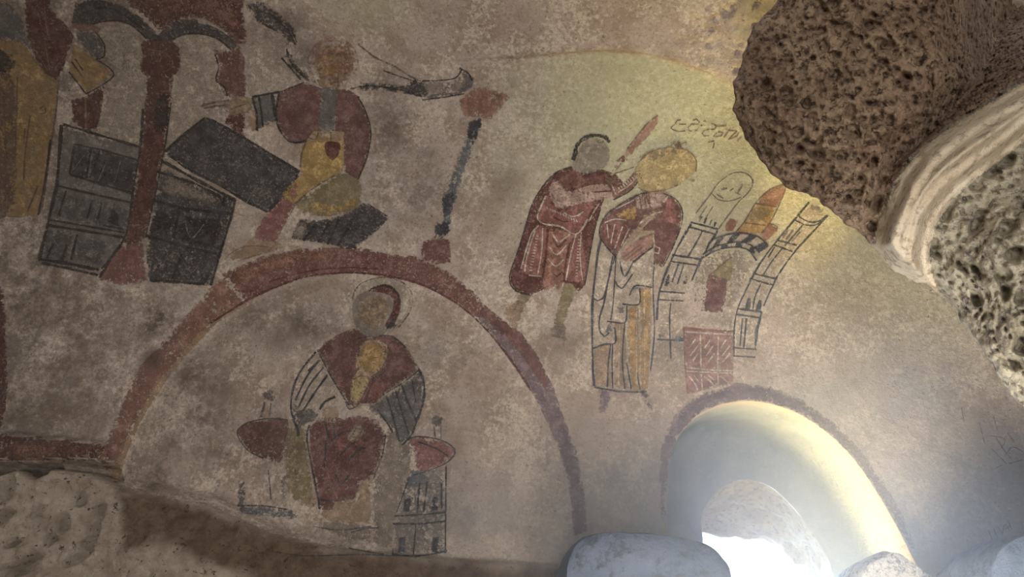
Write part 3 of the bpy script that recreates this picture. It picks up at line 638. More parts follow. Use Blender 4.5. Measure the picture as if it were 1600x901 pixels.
f.lines('tunic_folds', 'brown', [(3, [(478, 224), (472, 240), (470, 262)]), [(524, 274), (490, 294), (462, 318)], [(498, 206), (494, 218), (482, 214)], [(517, 206), (518, 218)]], 2.2, .42)
f.area('knee', 'rose', [(450, 292), (466, 280), (470, 300), (462, 314), (444, 306)], .55)
f.area('cloak', 'maroon', [(437, 143), (452, 136), (476, 130), (492, 133), (504, 138), (501, 170), (500, 200), (512, 208), (492, 204), (478, 220), (456, 222), (440, 206), (432, 180)], .38, False)
f.area('cloak', 'maroon', [(526, 137), (546, 140), (560, 150), (571, 172), (580, 204), (576, 238), (567, 262), (560, 281), (538, 268), (538, 206), (524, 204)], .37, False)
f.lines('cloak_outline', 'black', [(3, [(437, 144), (432, 180), (440, 206), (456, 222), (480, 220)]), [(560, 150), (572, 174), (580, 206), (574, 244), (560, 280)], [(395, 150), (440, 142), (476, 128)]], 2.2, .39)
f.area('tunic_badge', 'dark_red', [(509, 222), (531, 223), (531, 238), (521, 250), (511, 241)], .34)
f.area('scarf', 'slate', [(502, 134), (527, 136), (526, 168), (523, 205), (498, 204), (500, 170)], .42, False)
f.area('halo', 'rust', circ(521, 96, 40, 39), .42, hole=circ(523, 98, 30, 31))
f.area('face', 'tan', circ(522, 98, 31, 32), .37)
f.area('face_glow', 'ochre', circ(517, 103, 20, 24), .50)
f.area('neck', 'tan', [(500, 120), (528, 120), (530, 134), (515, 137), (500, 134)], .42)
f.lines('neck_lines', 'brown', [[(513, 124), (530, 123)], [(512, 129), (530, 128)], [(529, 122), (529, 136)]], 2, .40)
f.area('sleeve', 'slate', [(396, 151), (434, 143), (433, 160), (437, 186), (420, 194), (402, 206), (399, 180)], .44, False)
f.lines('sleeve_bars', 'black', [(4, [(396, 152), (402, 176), (403, 204)]), (3, [(406, 150), (410, 176), (412, 198)]), (5, [(426, 146), (430, 170), (433, 188)]), [(395, 151), (436, 143)]], 3, .36, False)
f.area('cuff', 'skin', [(389, 172), (399, 170), (402, 188), (400, 206), (394, 206), (390, 190)], .42)
f.area('hand', 'tan', [(352, 158), (368, 152), (386, 150), (396, 158), (394, 172), (380, 177), (364, 180), (354, 172)], .41)
f.lines('fingers', 'brown', [(3, [(318, 164), (336, 159), (360, 156)]), (3, [(320, 168), (340, 165), (360, 163)]), [(316, 166), (322, 160)], [(362, 170), (386, 162)]], 2.4, .40)

f = Fig('painted_wing', 'dark grey painted wing streak stretching from shoulder towards the torch', 'fresco object', (640, 140), .0042)
f.area('wing_bar', 'charcoal', [(545, 138), (564, 128), (600, 130), (632, 132), (646, 122), (668, 128), (672, 152), (650, 151), (630, 146), (600, 140), (566, 142)], .44, False)
f.area('wing_tip', 'taupe', [(655, 126), (690, 124), (712, 122), (722, 112), (738, 124), (732, 138), (712, 146), (674, 150)], .50)
f.area('wing_tip_edge', 'slate', [(714, 106), (730, 112), (741, 122), (738, 136), (722, 148), (690, 152), (672, 157), (660, 150), (690, 145), (716, 140), (728, 130), (724, 118)], .44, False)
f.lines('feather_lines', 'black', [(3, [(548, 138), (580, 134), (620, 139), (660, 150)]), (2, [(660, 126), (690, 125), (712, 121), (722, 108)]), (3, [(718, 106), (732, 114), (738, 126)]), (2, [(600, 110), (640, 124), (660, 130)]), (2, [(660, 156), (690, 152), (726, 146)])], 2.4, .42)
f.lines('upper_edge', 'brown', [(3, [(560, 68), (585, 88), (610, 100)]), (3, [(612, 100), (640, 118), (655, 126)])], 3, .46)
f = Fig('painted_wing', 'dark speckled feathered wing left of the red-ringed halo', 'fresco object', (460, 80), .0020)
f.area('wing', 'charcoal', [(380, 5), (410, 0), (438, 22), (458, 36), (466, 60), (452, 72), (462, 96), (484, 118), (500, 130), (478, 126), (452, 108), (444, 84), (446, 60), (428, 48), (400, 34)], .48, False)
f.lines('feather_lines', 'black', [(3, [(420, 20), (448, 44), (462, 70)]), (3, [(448, 76), (456, 100), (478, 122)]), (3, [(410, 36), (432, 48)]), (2, [(455, 44), (464, 66)]), (3, [(440, 90), (470, 124)])], 2.4, .42)

# --- torch
f = Fig('painted_torch', 'tall dark painted torch with worn red bowl and red foot', 'fresco object', (720, 270), .0028)
f.area('shaft', 'blue', [(732, 188), (754, 186), (750, 208), (741, 228), (734, 250), (724, 274), (716, 306), (707, 335), (702, 370), (678, 370), (690, 338), (690, 310), (706, 270), (720, 232), (729, 208)], .49, False)
f.area('shaft_top', 'ink', [(733, 188), (754, 186), (749, 210), (738, 226), (729, 210)], .45)
f.area('shaft_knot', 'ink', [(694, 305), (710, 302), (706, 330), (694, 340), (690, 322)], .44)
f.area('shaft_foot', 'ink', [(682, 348), (702, 346), (702, 369), (680, 370)], .46)
f.area('bowl', 'rust', [(718, 157), (740, 137), (764, 134), (799, 148), (784, 168), (768, 187), (748, 183), (726, 181)], .46, False)
f.area('bowl_rim', 'brick', [(718, 158), (730, 148), (736, 165), (746, 180), (726, 180)], .44)
f.area('foot', 'red', [(656, 380), (680, 369), (704, 370), (705, 410), (682, 414), (660, 405)], .42, False)

# --- seated woman with child in the lunette
f = Fig('painted_throne', 'ochre and blue painted throne with panelled tower legs in the lunette', 'fresco furniture', (620, 780), .0018)
f.area('throne_side', 'olive', [(443, 672), (462, 664), (480, 668), (484, 724), (496, 793), (464, 790), (444, 760)], .50, False)
f.area('throne_side', 'taupe', [(603, 660), (635, 688), (647, 699), (642, 745), (620, 799), (611, 858), (582, 850), (580, 760), (600, 704)], .48, False)
f.area('footboard', 'taupe', [(500, 812), (582, 818), (584, 850), (548, 845), (500, 826)], .50, False)
f.area('tower_leg', 'grey', [(645, 732), (697, 727), (697, 864), (613, 867), (618, 805), (632, 756)], .52, False)
f.area('tower_shade', 'blue', [(643, 734), (660, 740), (672, 752), (648, 760), (634, 756)], .46)
for q in ([(632, 779), (643, 779), (641, 799), (630, 799)], [(676, 776), (685, 776), (684, 797), (674, 797)], [(624, 840), (634, 838), (632, 863), (622, 863)], [(675, 839), (686, 838), (684, 863), (674, 863)]): f.area('tower_window', 'ink', q, .42, False, step=3)
f.lines('tower_lines', 'ink', [(2.6, [(697, 727), (696, 864)]), (3, [(656, 754), (652, 802)]), (3, [(668, 752), (662, 800)]), (3, [(616, 806), (655, 804), (697, 800)]), (3, [(614, 818), (655, 818), (697, 814)]), (3, [(612, 866), (655, 868), (699, 860)]), (2.4, [(650, 820), (646, 866)]), (2, [(614, 856), (614, 866)]), (2, [(620, 800), (640, 745)]), (3, [(690, 755), (690, 795)])], 2.4, .40)
f.area('blue_plinth', 'blue', [(372, 792), (400, 790), (440, 794), (464, 799), (462, 811), (420, 808), (376, 803)], .50)
f.area('left_leg', 'slate', [(370, 752), (384, 752), (384, 800), (374, 802)], .50)
f.area('left_leg', 'slate', [(438, 730), (446, 745), (448, 780), (440, 782)], .50)
f.lines('plinth_lines', 'ink', [(2.4, [(372, 790), (410, 790), (450, 796)]), (2, [(420, 735), (424, 780)]), (2, [(490, 822), (530, 828), (580, 822)]), (2, [(548, 832), (570, 826), (592, 824)]), (2, [(545, 856), (600, 866)]), (2, [(430, 862), (480, 868), (560, 866), (612, 868)])], 2.4, .44)
f.area('white_peak', 'cream', [(433, 730), (446, 780), (450, 790), (424, 788)], .48)
f = Fig('painted_cushion', 'oval dark red painted cushion end with finial, left of seated woman', 'fresco furniture', (410, 690), .0030)
f.area('cushion', 'maroon', [(371, 676), (384, 662), (418, 654), (450, 656), (446, 690), (437, 724), (415, 716), (388, 704)], .43)
f.lines('outline', 'ink', [[(450, 656), (418, 654), (386, 661), (371, 676), (386, 702), (412, 716)]], 2, .38)
f.area('finial', 'slate', circ(420, 619, 11, 10), .50)
f.lines('finial_stem', 'slate', [(4, [(414, 628), (408, 652)]), (2, [(424, 630), (421, 652)])], 3, .42)
f = Fig('painted_cushion', 'oval reddish painted cushion end with finial, right of seated woman', 'fresco furniture', (675, 705), .0030)
f.area('cushion', 'rose', [(635, 690), (651, 682), (682, 687), (704, 696), (711, 707), (697, 723), (666, 736), (648, 732), (648, 708)], .45)
f.lines('outline', 'ink', [[(636, 688), (651, 682), (684, 686), (705, 696), (711, 708), (696, 724), (664, 737), (646, 742)], [(652, 690), (680, 700), (700, 712)]], 2.2, .38)
f.area('finial', 'slate', circ(684, 657, 11, 10), .48)
f.lines('finial_stem', 'slate', [(3, [(678, 666), (680, 684)]), (2, [(689, 666), (689, 686)])], 3, .42)

f = Fig('painted_figure', 'seated woman in dark red shawl holding a child inside the lunette', 'fresco figure', (570, 620), .0042)
f.area('halo', 'cream', [(548, 500), (547, 480), (553, 458), (570, 441), (601, 433), (630, 442), (644, 462), (639, 490), (622, 514), (606, 524), (570, 524)], .46)
f.lines('halo_dots', 'brown', [[(551, 470), (556, 452), (570, 440), (600, 433), (630, 442), (645, 463), (640, 488), (623, 512)]], 2.4, .49)
f.area('undergown', 'tan', [(562, 750), (582, 748), (580, 818), (530, 816), (502, 812), (499, 795), (520, 797), (524, 783), (556, 780)], .46, False)
f.area('sleeve', 'cream', [(495, 548), (508, 580), (527, 607), (529, 628), (510, 640), (487, 656), (460, 657), (455, 628), (460, 605), (473, 575)], .44, False)
f.lines('sleeve_folds', 'ink', [(3, [(494, 550), (470, 580), (458, 610), (455, 640), (461, 656)]), (3, [(500, 562), (478, 592), (462, 626)]), (3, [(506, 574), (484, 602), (468, 634)]), (3.4, [(512, 586), (492, 614), (474, 642)]), (4, [(500, 640), (508, 628), (524, 620)]), (2.4, [(490, 572), (472, 602)]), (4, [(458, 655), (466, 672), (466, 682)]), (3, [(496, 566), (482, 580)])], 3, .37)
f.area('sleeve_shade', 'slate', [(455, 628), (470, 634), (490, 640), (500, 650), (470, 668), (458, 655)], .48)
f.area('sleeve', 'slate', [(657, 577), (662, 600), (661, 628), (652, 656), (644, 680), (627, 697), (613, 670), (590, 650), (576, 641), (578, 631), (597, 622), (620, 606), (638, 593)], .45, False)
f.lines('sleeve_folds', 'ink', [(4, [(655, 578), (663, 600), (661, 630), (652, 656)]), (3.5, [(628, 602), (638, 630), (651, 658)]), (3, [(604, 620), (614, 650), (624, 690)]), (2.6, [(618, 610), (630, 650), (640, 680)]), (2.4, [(644, 594), (650, 630)]), (3, [(652, 656), (643, 680), (628, 696)]), (3, [(590, 640), (606, 662), (614, 676)])], 3, .38)
f.area('skirt', 'maroon', [(483, 665), (508, 650), (535, 654), (560, 649), (590, 656), (603, 678), (595, 716), (582, 750), (562, 752), (558, 780), (524, 784), (520, 797), (499, 796), (498, 775), (492, 740), (485, 705)], .41, False)
f.area('skirt_light', 'rose', [(520, 690), (545, 672), (575, 680), (560, 710), (530, 720)], .54)
f.lines('skirt_folds', 'ink', [(3, [(484, 664), (480, 684), (486, 720), (496, 770), (500, 796)]), (2.4, [(603, 678), (598, 708), (584, 748)]), (3, [(508, 656), (514, 684)]), (3, [(520, 656), (524, 684)]), (3, [(530, 712), (552, 692)]), (3, [(510, 688), (508, 730)]), (2.4, [(524, 740), (534, 756), (546, 742)]), (2.4, [(516, 690), (540, 674), (556, 676)]), (3, [(545, 720), (560, 704), (572, 700)]), (3, [(500, 780), (520, 784)])], 2.4, .42)
f.lines('skirt_seams', 'pink', [[(508, 720), (516, 750), (528, 780)], [(540, 700), (520, 726), (540, 752)], [(603, 690), (596, 720), (580, 756)], [(484, 720), (498, 790)]], 1.6, .45)
f.area('hand', 'skin', [(508, 638), (527, 635), (530, 648), (526, 660), (510, 660), (504, 650)], .43)
f.area('hand', 'taupe', [(545, 672), (560, 664), (574, 674), (560, 690), (548, 694), (540, 684)], .48)
f.lines('fingers', 'brown', [(2, [(508, 652), (508, 672)]), (2, [(514, 654), (514, 676)]), (2, [(520, 654), (521, 676)]), (2, [(526, 652), (528, 672)]), (2, [(558, 668), (546, 688)]), (2, [(566, 674), (552, 692)])], 2, .40)
f.area('shawl', 'maroon', [(496, 545), (506, 536), (522, 526), (540, 518), (556, 512), (575, 527), (598, 525), (614, 524), (634, 540), (647, 561), (656, 576), (634, 595), (598, 618), (592, 630), (564, 631), (548, 634), (527, 604), (511, 577)], .39, False)
f.area('shawl_light', 'rose', [(568, 628), (576, 604), (590, 590), (608, 600), (594, 622)], .50)
f.lines('shawl_edges', 'ink', [(2.4, [(496, 546), (512, 578), (528, 606), (546, 634)]), (2.4, [(656, 577), (634, 596), (598, 618)]), (2, [(560, 530), (580, 526), (612, 526), (634, 544)]), (2, [(572, 630), (584, 592), (600, 586)]), (2, [(540, 628), (546, 640), (556, 636)])], 2.4, .42)
f.lines('shawl_folds', 'pink', [[(566, 628), (582, 596)], [(574, 626), (590, 592)], [(522, 590), (532, 580), (534, 598)], [(520, 600), (540, 606)]], 1.6, .46)
ch = f.area('child', 'skin', [(557, 577), (556, 559), (564, 537), (580, 530), (597, 533), (608, 544), (604, 562), (598, 578), (580, 591), (572, 609), (556, 637), (548, 622), (550, 594)], .38)
ch['label'] = 'ochre child on the lap'
f.area('child_dress', 'yellow', [(550, 596), (560, 586), (578, 590), (570, 610), (557, 632), (549, 620)], .42, parent=ch)
f.area('child_head', 'ochre', [(557, 572), (558, 556), (566, 540), (584, 533), (602, 540), (602, 560), (592, 576), (575, 584)], .45, parent=ch)
f.lines('child_outline', 'brown', [[(564, 537), (580, 530), (598, 533), (608, 545), (603, 564), (594, 580), (580, 590)], [(584, 560), (592, 559)], [(562, 562), (564, 570)], [(552, 594), (566, 588), (578, 591)], [(574, 606), (556, 638), (550, 626)], [(602, 542), (604, 552)]], 1.8, .42, parent=ch)
f.area('face', 'taupe', [(552, 474), (562, 460), (578, 454), (594, 456), (610, 464), (616, 480), (610, 500), (605, 518), (592, 526), (576, 526), (560, 518), (552, 496)], .37)
f.area('face_stain', 'tan', [(558, 478), (576, 462), (604, 470), (606, 496), (590, 516), (566, 508)], .48)
f.area('hair', 'dark_red', [(577, 455), (588, 447), (604, 444), (620, 453), (627, 472), (622, 496), (610, 514), (602, 508), (611, 492), (616, 474), (610, 463), (594, 457)], .38)
f.area('veil_shadow', 'charcoal', [(604, 506), (618, 496), (620, 512), (608, 520), (600, 516)], .50)
f.lines('hair_line', 'black', [(3, [(577, 455), (590, 448), (606, 447), (620, 458), (625, 474)])], 2.4, .42)

# --- swordsman
f = Fig('painted_figure', 'swordsman in brick red tunic and dark red cloak with bare legs', 'fresco figure', (870, 380), .0024)
f.area('leg', 'olive', [(822, 434), (834, 432), (846, 437), (834, 456), (820, 478), (812, 496), (794, 486), (806, 468), (814, 452)], .42, False)
f.area('shin', 'tan', [(806, 468), (822, 476), (814, 500), (806, 516), (786, 490)], .49)
f.area('leg', 'olive', [(882, 440), (904, 440), (896, 466), (882, 502), (880, 530), (862, 526), (866, 500), (874, 468)], .42, False)
f.area('foot', 'taupe', [(862, 508), (882, 506), (888, 532), (880, 546), (872, 526), (860, 526)], .47)
f.area('cloak', 'dark_red', [(893, 260), (868, 270), (848, 291), (832, 318), (823, 347), (813, 382), (799, 422), (797, 440), (806, 454), (828, 461), (846, 454), (866, 442), (890, 440), (904, 456), (914, 446), (919, 411), (928, 362), (938, 326), (946, 306), (980, 292), (962, 272), (946, 266), (932, 262), (918, 270), (904, 268)], .36, False)
f.area('cloak_chest', 'red', [(868, 274), (895, 264), (918, 272), (940, 264), (958, 274), (956, 290), (925, 289), (890, 298), (872, 284)], .44, False)
f.area('skirt_panel', 'rose', [(842, 351), (831, 362), (820, 395), (813, 424), (826, 431), (847, 433), (852, 396), (855, 356)], .36, False)
f.area('skirt_panel', 'rust', [(856, 357), (876, 358), (899, 365), (888, 400), (882, 430), (876, 456), (866, 447), (850, 454), (847, 434), (852, 396)], .38, False)
f.area('skirt_panel', 'rose', [(898, 365), (909, 360), (914, 400), (913, 441), (898, 441), (882, 441), (884, 412), (890, 388)], .36, False)
f.area('tunic_top', 'rose', [(853, 305), (844, 325), (840, 342), (851, 350), (872, 352), (886, 360), (899, 366), (910, 357), (918, 340), (932, 314), (944, 308), (910, 316), (875, 328), (862, 312)], .36)
f.area('forearm', 'pale_pink', [(857, 296), (862, 286), (872, 282), (885, 298), (905, 294), (926, 288), (958, 288), (960, 306), (925, 314), (900, 320), (875, 327), (862, 314)], .38)
f.area('raised_sleeve', 'red', [(944, 280), (952, 276), (962, 292), (974, 286), (986, 274), (994, 266), (1003, 274), (984, 296), (960, 310), (956, 300)], .38)
f.lines('cloak_outline', 'black', [(2.2, [(893, 260), (868, 270), (848, 291), (832, 318), (823, 347), (812, 384), (798, 424), (797, 442), (807, 455), (828, 461)]), (2, [(958, 312), (984, 298), (1002, 276)]), (2, [(938, 326), (926, 372), (918, 420), (913, 446)])], 2.2, .40)
f.lines('pale_trim', 'cream', [(2.6, [(853, 306), (842, 330), (840, 342), (851, 350), (874, 353), (888, 361), (899, 366), (909, 358), (918, 342)]), (2.2, [(881, 332), (892, 338), (904, 336), (911, 330)]), (2.2, [(842, 352), (831, 364), (821, 394), (814, 420)]), (2, [(848, 356), (846, 394), (840, 430)]), (2.2, [(862, 362), (872, 378), (890, 366)]), (2.2, [(858, 386), (870, 398), (886, 382)]), (2, [(856, 404), (868, 416), (880, 406)]), (2.2, [(900, 366), (892, 396), (884, 438)]), (2, [(908, 362), (906, 400), (910, 438)]), (2.4, [(836, 360), (824, 398), (820, 424)]), (2, [(966, 300), (984, 288), (998, 272)]), (2, [(946, 280), (955, 288), (962, 304)]), (2, [(826, 430), (846, 432)]), (2, [(936, 318), (928, 330), (920, 346)])], 2, .30)
f.lines('dark_folds', 'dark_red', [(3, [(856, 358), (853, 398), (848, 434)]), (4, [(864, 372), (872, 386), (884, 374)]), (3, [(890, 380), (884, 410), (881, 440)]), (3, [(862, 424), (870, 432), (878, 424)]), (3, [(882, 441), (912, 443)]), (2.4, [(864, 338), (880, 346), (900, 344)]), (2, [(925, 300), (955, 298)])], 2.6, .42)
f.lines('beading', 'cream', hatch((838, 366), (826, 424), (842, 367), (831, 425), 13)+hatch((903, 372), (898, 434), (907, 372), (902, 434), 13)+hatch((852, 322), (902, 344), (854, 326), (904, 348), 12)+hatch((964, 294), (992, 272), (968, 299), (996, 276), 8), 1.8, .30)
f.area('hand', 'brown', [(946, 277), (958, 274), (964, 284), (956, 292), (948, 288)], .42)
f.area('head', 'taupe', [(894, 264), (896, 250), (902, 236), (912, 222), (931, 215), (947, 222), (953, 240), (948, 258), (930, 268), (918, 271), (904, 270)], .40)
f.lines('hair', 'black', [(6, [(895, 250), (899, 238), (901, 226), (914, 215), (930, 211), (946, 214), (953, 221)]), (3, [(903, 228), (908, 220)])], 6, .38)
f = Fig('painted_sword', 'raised reddish painted sword above the crowned figure', 'fresco object', (990, 225), .0030)
f.area('blade', 'pink', [(965, 252), (980, 232), (1000, 206), (1014, 190), (1028, 180), (1028, 194), (1012, 214), (994, 234), (976, 252), (958, 272), (954, 270)], .42, False)
f.lines('blade_edge', 'brown', [(2.4, [(980, 232), (1000, 206), (1014, 190), (1028, 180)]), (3, [(964, 252), (974, 244), (980, 250)]), (2, [(960, 271), (990, 261)])], 2, .42)
f.area('hilt', 'dark_red', [(964, 250), (976, 242), (980, 250), (970, 256)], .42)

# --- crowned figure
f = Fig('painted_figure', 'bowed figure with large yellow head-dress, red cape and long white robe', 'fresco figure', (990, 430), .0036)
f.area('foot', 'purple', [(936, 608), (955, 612), (950, 640), (935, 650), (934, 630)], .50)
f.area('foot', 'purple', [(998, 614), (1014, 613), (1024, 650), (1010, 640)], .53)
f.area('robe', 'cream', [(936, 372), (962, 400), (985, 400), (1000, 380), (1022, 410), (1020, 450), (1018, 520), (1014, 580), (1011, 612), (985, 613), (958, 611), (928, 605), (926, 573), (925, 515), (926, 466), (931, 420)], .43, False)
f.area('robe_panel', 'tan', [(927, 544), (955, 537), (956, 606), (928, 603)], .44, False)
f.area('robe_panel', 'tan', [(960, 504), (976, 503), (983, 608), (959, 608)], .43, False)
f.area('robe_panel', 'ochre', [(979, 478), (998, 476), (1000, 540), (1000, 610), (984, 609), (980, 540)], .45, False)
f.area('robe_panel', 'ochre', [(1000, 449), (1017, 449), (1016, 530), (1012, 612), (1001, 610), (1000, 530)], .43, False)
f.area('fold_shade', 'blue', [(984, 458), (990, 449), (999, 447), (994, 456), (986, 461)], .40)
f.area('fold_shade', 'blue', [(945, 522), (948, 510), (956, 504), (960, 512), (950, 522)], .42)
f.area('fold_shade', 'slate', [(962, 486), (966, 476), (978, 478), (974, 490)], .52)
f.lines('robe_lines', 'ink', [(3.4, [(946, 360), (936, 384), (931, 420), (926, 466), (925, 515), (926, 573), (928, 604)]), (2.4, [(926, 466), (934, 470), (942, 466), (952, 430), (961, 400)]), (2.6, [(944, 472), (936, 500), (938, 520), (944, 526), (952, 520)]), (2.4, [(957, 400), (950, 440), (942, 480)]), (2.6, [(926, 545), (944, 538), (961, 536), (960, 512)]), (2.4, [(948, 502), (962, 504), (977, 503), (979, 478)]), (2.4, [(972, 475), (998, 475), (999, 450)]), (2.4, [(983, 462), (990, 448), (1000, 446), (1018, 449)]), (2.4, [(968, 408), (976, 432), (992, 402)]), (2.4, [(961, 440), (971, 451), (988, 428)]), (2.6, [(954, 538), (950, 570), (949, 605)]), (2.4, [(957, 538), (956, 570), (957, 608)]), (2.4, [(976, 504), (972, 560), (976, 608)]), (2.2, [(979, 568), (986, 608)]), (2.2, [(994, 580), (1000, 609)]), (3, [(928, 605), (955, 610), (985, 613), (1010, 612)]), (2, [(1022, 410), (1020, 450), (1022, 520), (1016, 580)]), (2, [(962, 402), (958, 470), (954, 500)])], 2.4, .37)
f.lines('robe_highlights', 'white', [(1.8, [(994, 480), (994, 600)]), (1.8, [(1006, 452), (1007, 600)]), (1.8, [(968, 508), (966, 600)])], 1.8, .44)
f.area('cape', 'maroon', [(1011, 300), (993, 305), (960, 324), (942, 343), (936, 366), (946, 384), (962, 402), (975, 380), (990, 360), (1022, 360), (1022, 386), (1020, 409), (1034, 418), (1044, 396), (1055, 376), (1064, 350), (1064, 327), (1053, 310), (1034, 302)], .36, False)
f.area('cape_light', 'rose', [(1040, 306), (1052, 312), (1062, 328), (1062, 350), (1044, 350), (1030, 340), (1036, 322)], .45)
f.area('cape_light', 'rose', [(940, 344), (960, 345), (985, 350), (972, 378), (960, 396), (942, 376)], .50)
f.area('stole', 'skin', [(1002, 338), (1020, 330), (1038, 326), (1026, 340), (1010, 350), (990, 378), (976, 400), (966, 400), (978, 376), (990, 356)], .42, False)
f.area('sash', 'ochre', [(958, 337), (974, 328), (992, 320), (996, 344), (980, 343)], .42, False)
f.area('neck', 'pale_pink', [(1014, 298), (1042, 296), (1046, 302), (1038, 318), (1026, 326), (1016, 322)], .43)
f.area('collar', 'pale_pink', [(992, 308), (1014, 300), (1016, 324), (995, 329)], .42, False)
f.lines('collar_bars', 'brown', [(2, [(999, 307), (1002, 326)]), (2, [(1006, 304), (1009, 325)]), (2, [(1013, 302), (1015, 324)]), (2, [(993, 310), (995, 328), (1016, 324)])], 2, .38)
f.area('cuff', 'tan', [(993, 362), (1021, 359), (1014, 367), (998, 368)], .40, False)
f.area('hands', 'pink', [(969, 398), (984, 384), (1000, 374), (1020, 367), (1018, 383), (1006, 394), (990, 408), (976, 408)], .38)
f.lines('fingers', 'brown', [(1.8, [(974, 402), (1000, 382)]), (1.8, [(978, 405), (1006, 384)]), (1.8, [(984, 407), (1010, 388)]), (2.2, [(998, 374), (1021, 366), (1019, 384), (1004, 398), (990, 410)])], 1.8, .38)
f.lines('cape_trim', 'cream', [(2, [(944, 348), (960, 342), (978, 344)]), (2, [(948, 350), (950, 372)]), (2, [(960, 350), (954, 380)]), (2, [(972, 354), (960, 388)]), (2, [(982, 358), (970, 384)]), (2, [(998, 350), (1016, 336), (1034, 330)]), (2, [(1000, 358), (1016, 342)]), (2.4, [(1020, 366), (1022, 384), (1030, 388), (1028, 396), (1020, 394)]), (2.4, [(1018, 396), (1016, 412), (1024, 416), (1022, 424)]), (2, [(1044, 304), (1036, 316)]), (2, [(962, 326), (990, 312)])], 2, .30)
f.lines('cape_outline', 'black', [(2, [(1011, 300), (993, 305), (960, 324), (942, 343), (936, 366), (946, 384), (962, 402)]), (2, [(1036, 302), (1054, 310), (1065, 328), (1064, 350), (1054, 378), (1036, 416)]), (3, [(988, 410), (1010, 392), (1020, 386)])], 2, .40)
hd = f.area('headdress', 'yellow', [(992, 266), (1000, 250), (1010, 240), (1026, 233), (1050, 229), (1074, 235), (1086, 250), (1085, 268), (1066, 285), (1042, 294), (1016, 299), (1000, 296), (996, 282)], .36)
f.area('flap', 'tan', [(1008, 250), (1014, 240), (1021, 230), (1022, 240), (1018, 250)], .36, False, parent=hd)
f.area('flap', 'brick', [(1063, 277), (1078, 276), (1090, 274), (1083, 284), (1076, 281)], .40, False, parent=hd)
f.area('knob', 'brown', [(1052, 232), (1050, 225), (1058, 220), (1066, 224), (1064, 232)], .36, parent=hd)
f.area('shade', 'olive', [(1012, 248), (1024, 236), (1050, 231), (1070, 236), (1040, 242), (1020, 252)], .46, parent=hd)
f.lines('headdress_outline', 'brown', [(1.8, [(1000, 250), (1010, 240), (1026, 233), (1050, 229), (1074, 235), (1087, 250), (1086, 268)]), (1.8, [(1064, 286), (1042, 295), (1016, 299), (1000, 296)]), (2, [(1048, 226), (1054, 220), (1062, 222)]), (2, [(1064, 224), (1072, 220), (1070, 226)])], 1.8, .40, parent=hd)

# --- painted city
f = Fig('painted_tower', 'tall black-outlined grey painted tower left of the chequered arch', 'fresco architecture', (1080, 400), .0020)
f.area('tower', 'cream', [(1080, 350), (1122, 359), (1108, 385), (1094, 412), (1078, 444), (1070, 470), (1070, 500), (1072, 600), (1030, 600), (1026, 500), (1028, 460), (1038, 430), (1052, 400)], .52, False)
f.lines('tower_lines', 'ink', [(3.4, [(1080, 350), (1064, 376), (1050, 404), (1038, 432), (1029, 462), (1026, 500)]), (3.4, [(1121, 360), (1106, 386), (1092, 412), (1080, 440)]), (3, [(1079, 347), (1122, 358)]), (3, [(1076, 354), (1118, 366)]), (3.2, [(1050, 398), (1096, 405)]), (3, [(1047, 408), (1094, 415)]), (2.6, [(1030, 455), (1070, 458)]), (2.4, [(1028, 468), (1068, 470)]), (3, [(1098, 360), (1086, 382), (1074, 402)]), (3, [(1060, 412), (1050, 440)]), (2.4, [(1068, 414), (1058, 444)]), (2.4, [(1048, 474), (1046, 500), (1048, 560)]), (2.4, [(1026, 530), (1068, 532)])], 2.6, .38)
f.area('window', 'ink', [(1040, 436), (1044, 428), (1047, 434), (1044, 446), (1038, 446)], .42, step=3)
f.area('window', 'ink', [(1068, 438), (1072, 430), (1074, 436), (1071, 446), (1066, 446)], .42, step=3)
f.area('smudge', 'blue', [(1050, 528), (1066, 520), (1068, 534), (1052, 536)], .50)
f.area('smudge', 'slate', [(1026, 520), (1036, 514), (1040, 526), (1028, 530)], .52)
f.lines('dome_outline', 'slate', [(2, [(1087, 333), (1100, 316), (1110, 303), (1122, 286), (1143, 271), (1163, 270), (1176, 282), (1171, 298), (1158, 311), (1153, 316), (1138, 336), (1122, 358)]), (1.6, [(1112, 302), (1122, 312), (1140, 314), (1158, 308)]), (2.4, [(1118, 302), (1130, 310)]), (2.6, [(1126, 296), (1136, 294)]), (2.6, [(1140, 298), (1146, 294)]), (3, [(1152, 302), (1160, 288)]), (2, [(1148, 300), (1156, 304)]), (1.6, [(1092, 340), (1104, 322)]), (1.6, [(1100, 344), (1114, 322)])], 1.8, .42)
f.lines('brush_ticks', 'ink', [[(1092, 346), (1096, 338)], [(1100, 349), (1104, 340)], [(1108, 352), (1112, 343)], [(1115, 354), (1118, 347)]], 3, .44)
f = Fig('painted_tower', 'tall black-outlined painted tower right of the chequered arch', 'fresco architecture', (1210, 400), .0020)
f.area('tower', 'cream', [(1264, 316), (1293, 336), (1270, 362), (1246, 388), (1226, 414), (1210, 440), (1192, 480), (1184, 510), (1182, 560), (1146, 558), (1147, 513), (1150, 487), (1160, 462), (1180, 424), (1213, 377), (1243, 341)], .55, False)
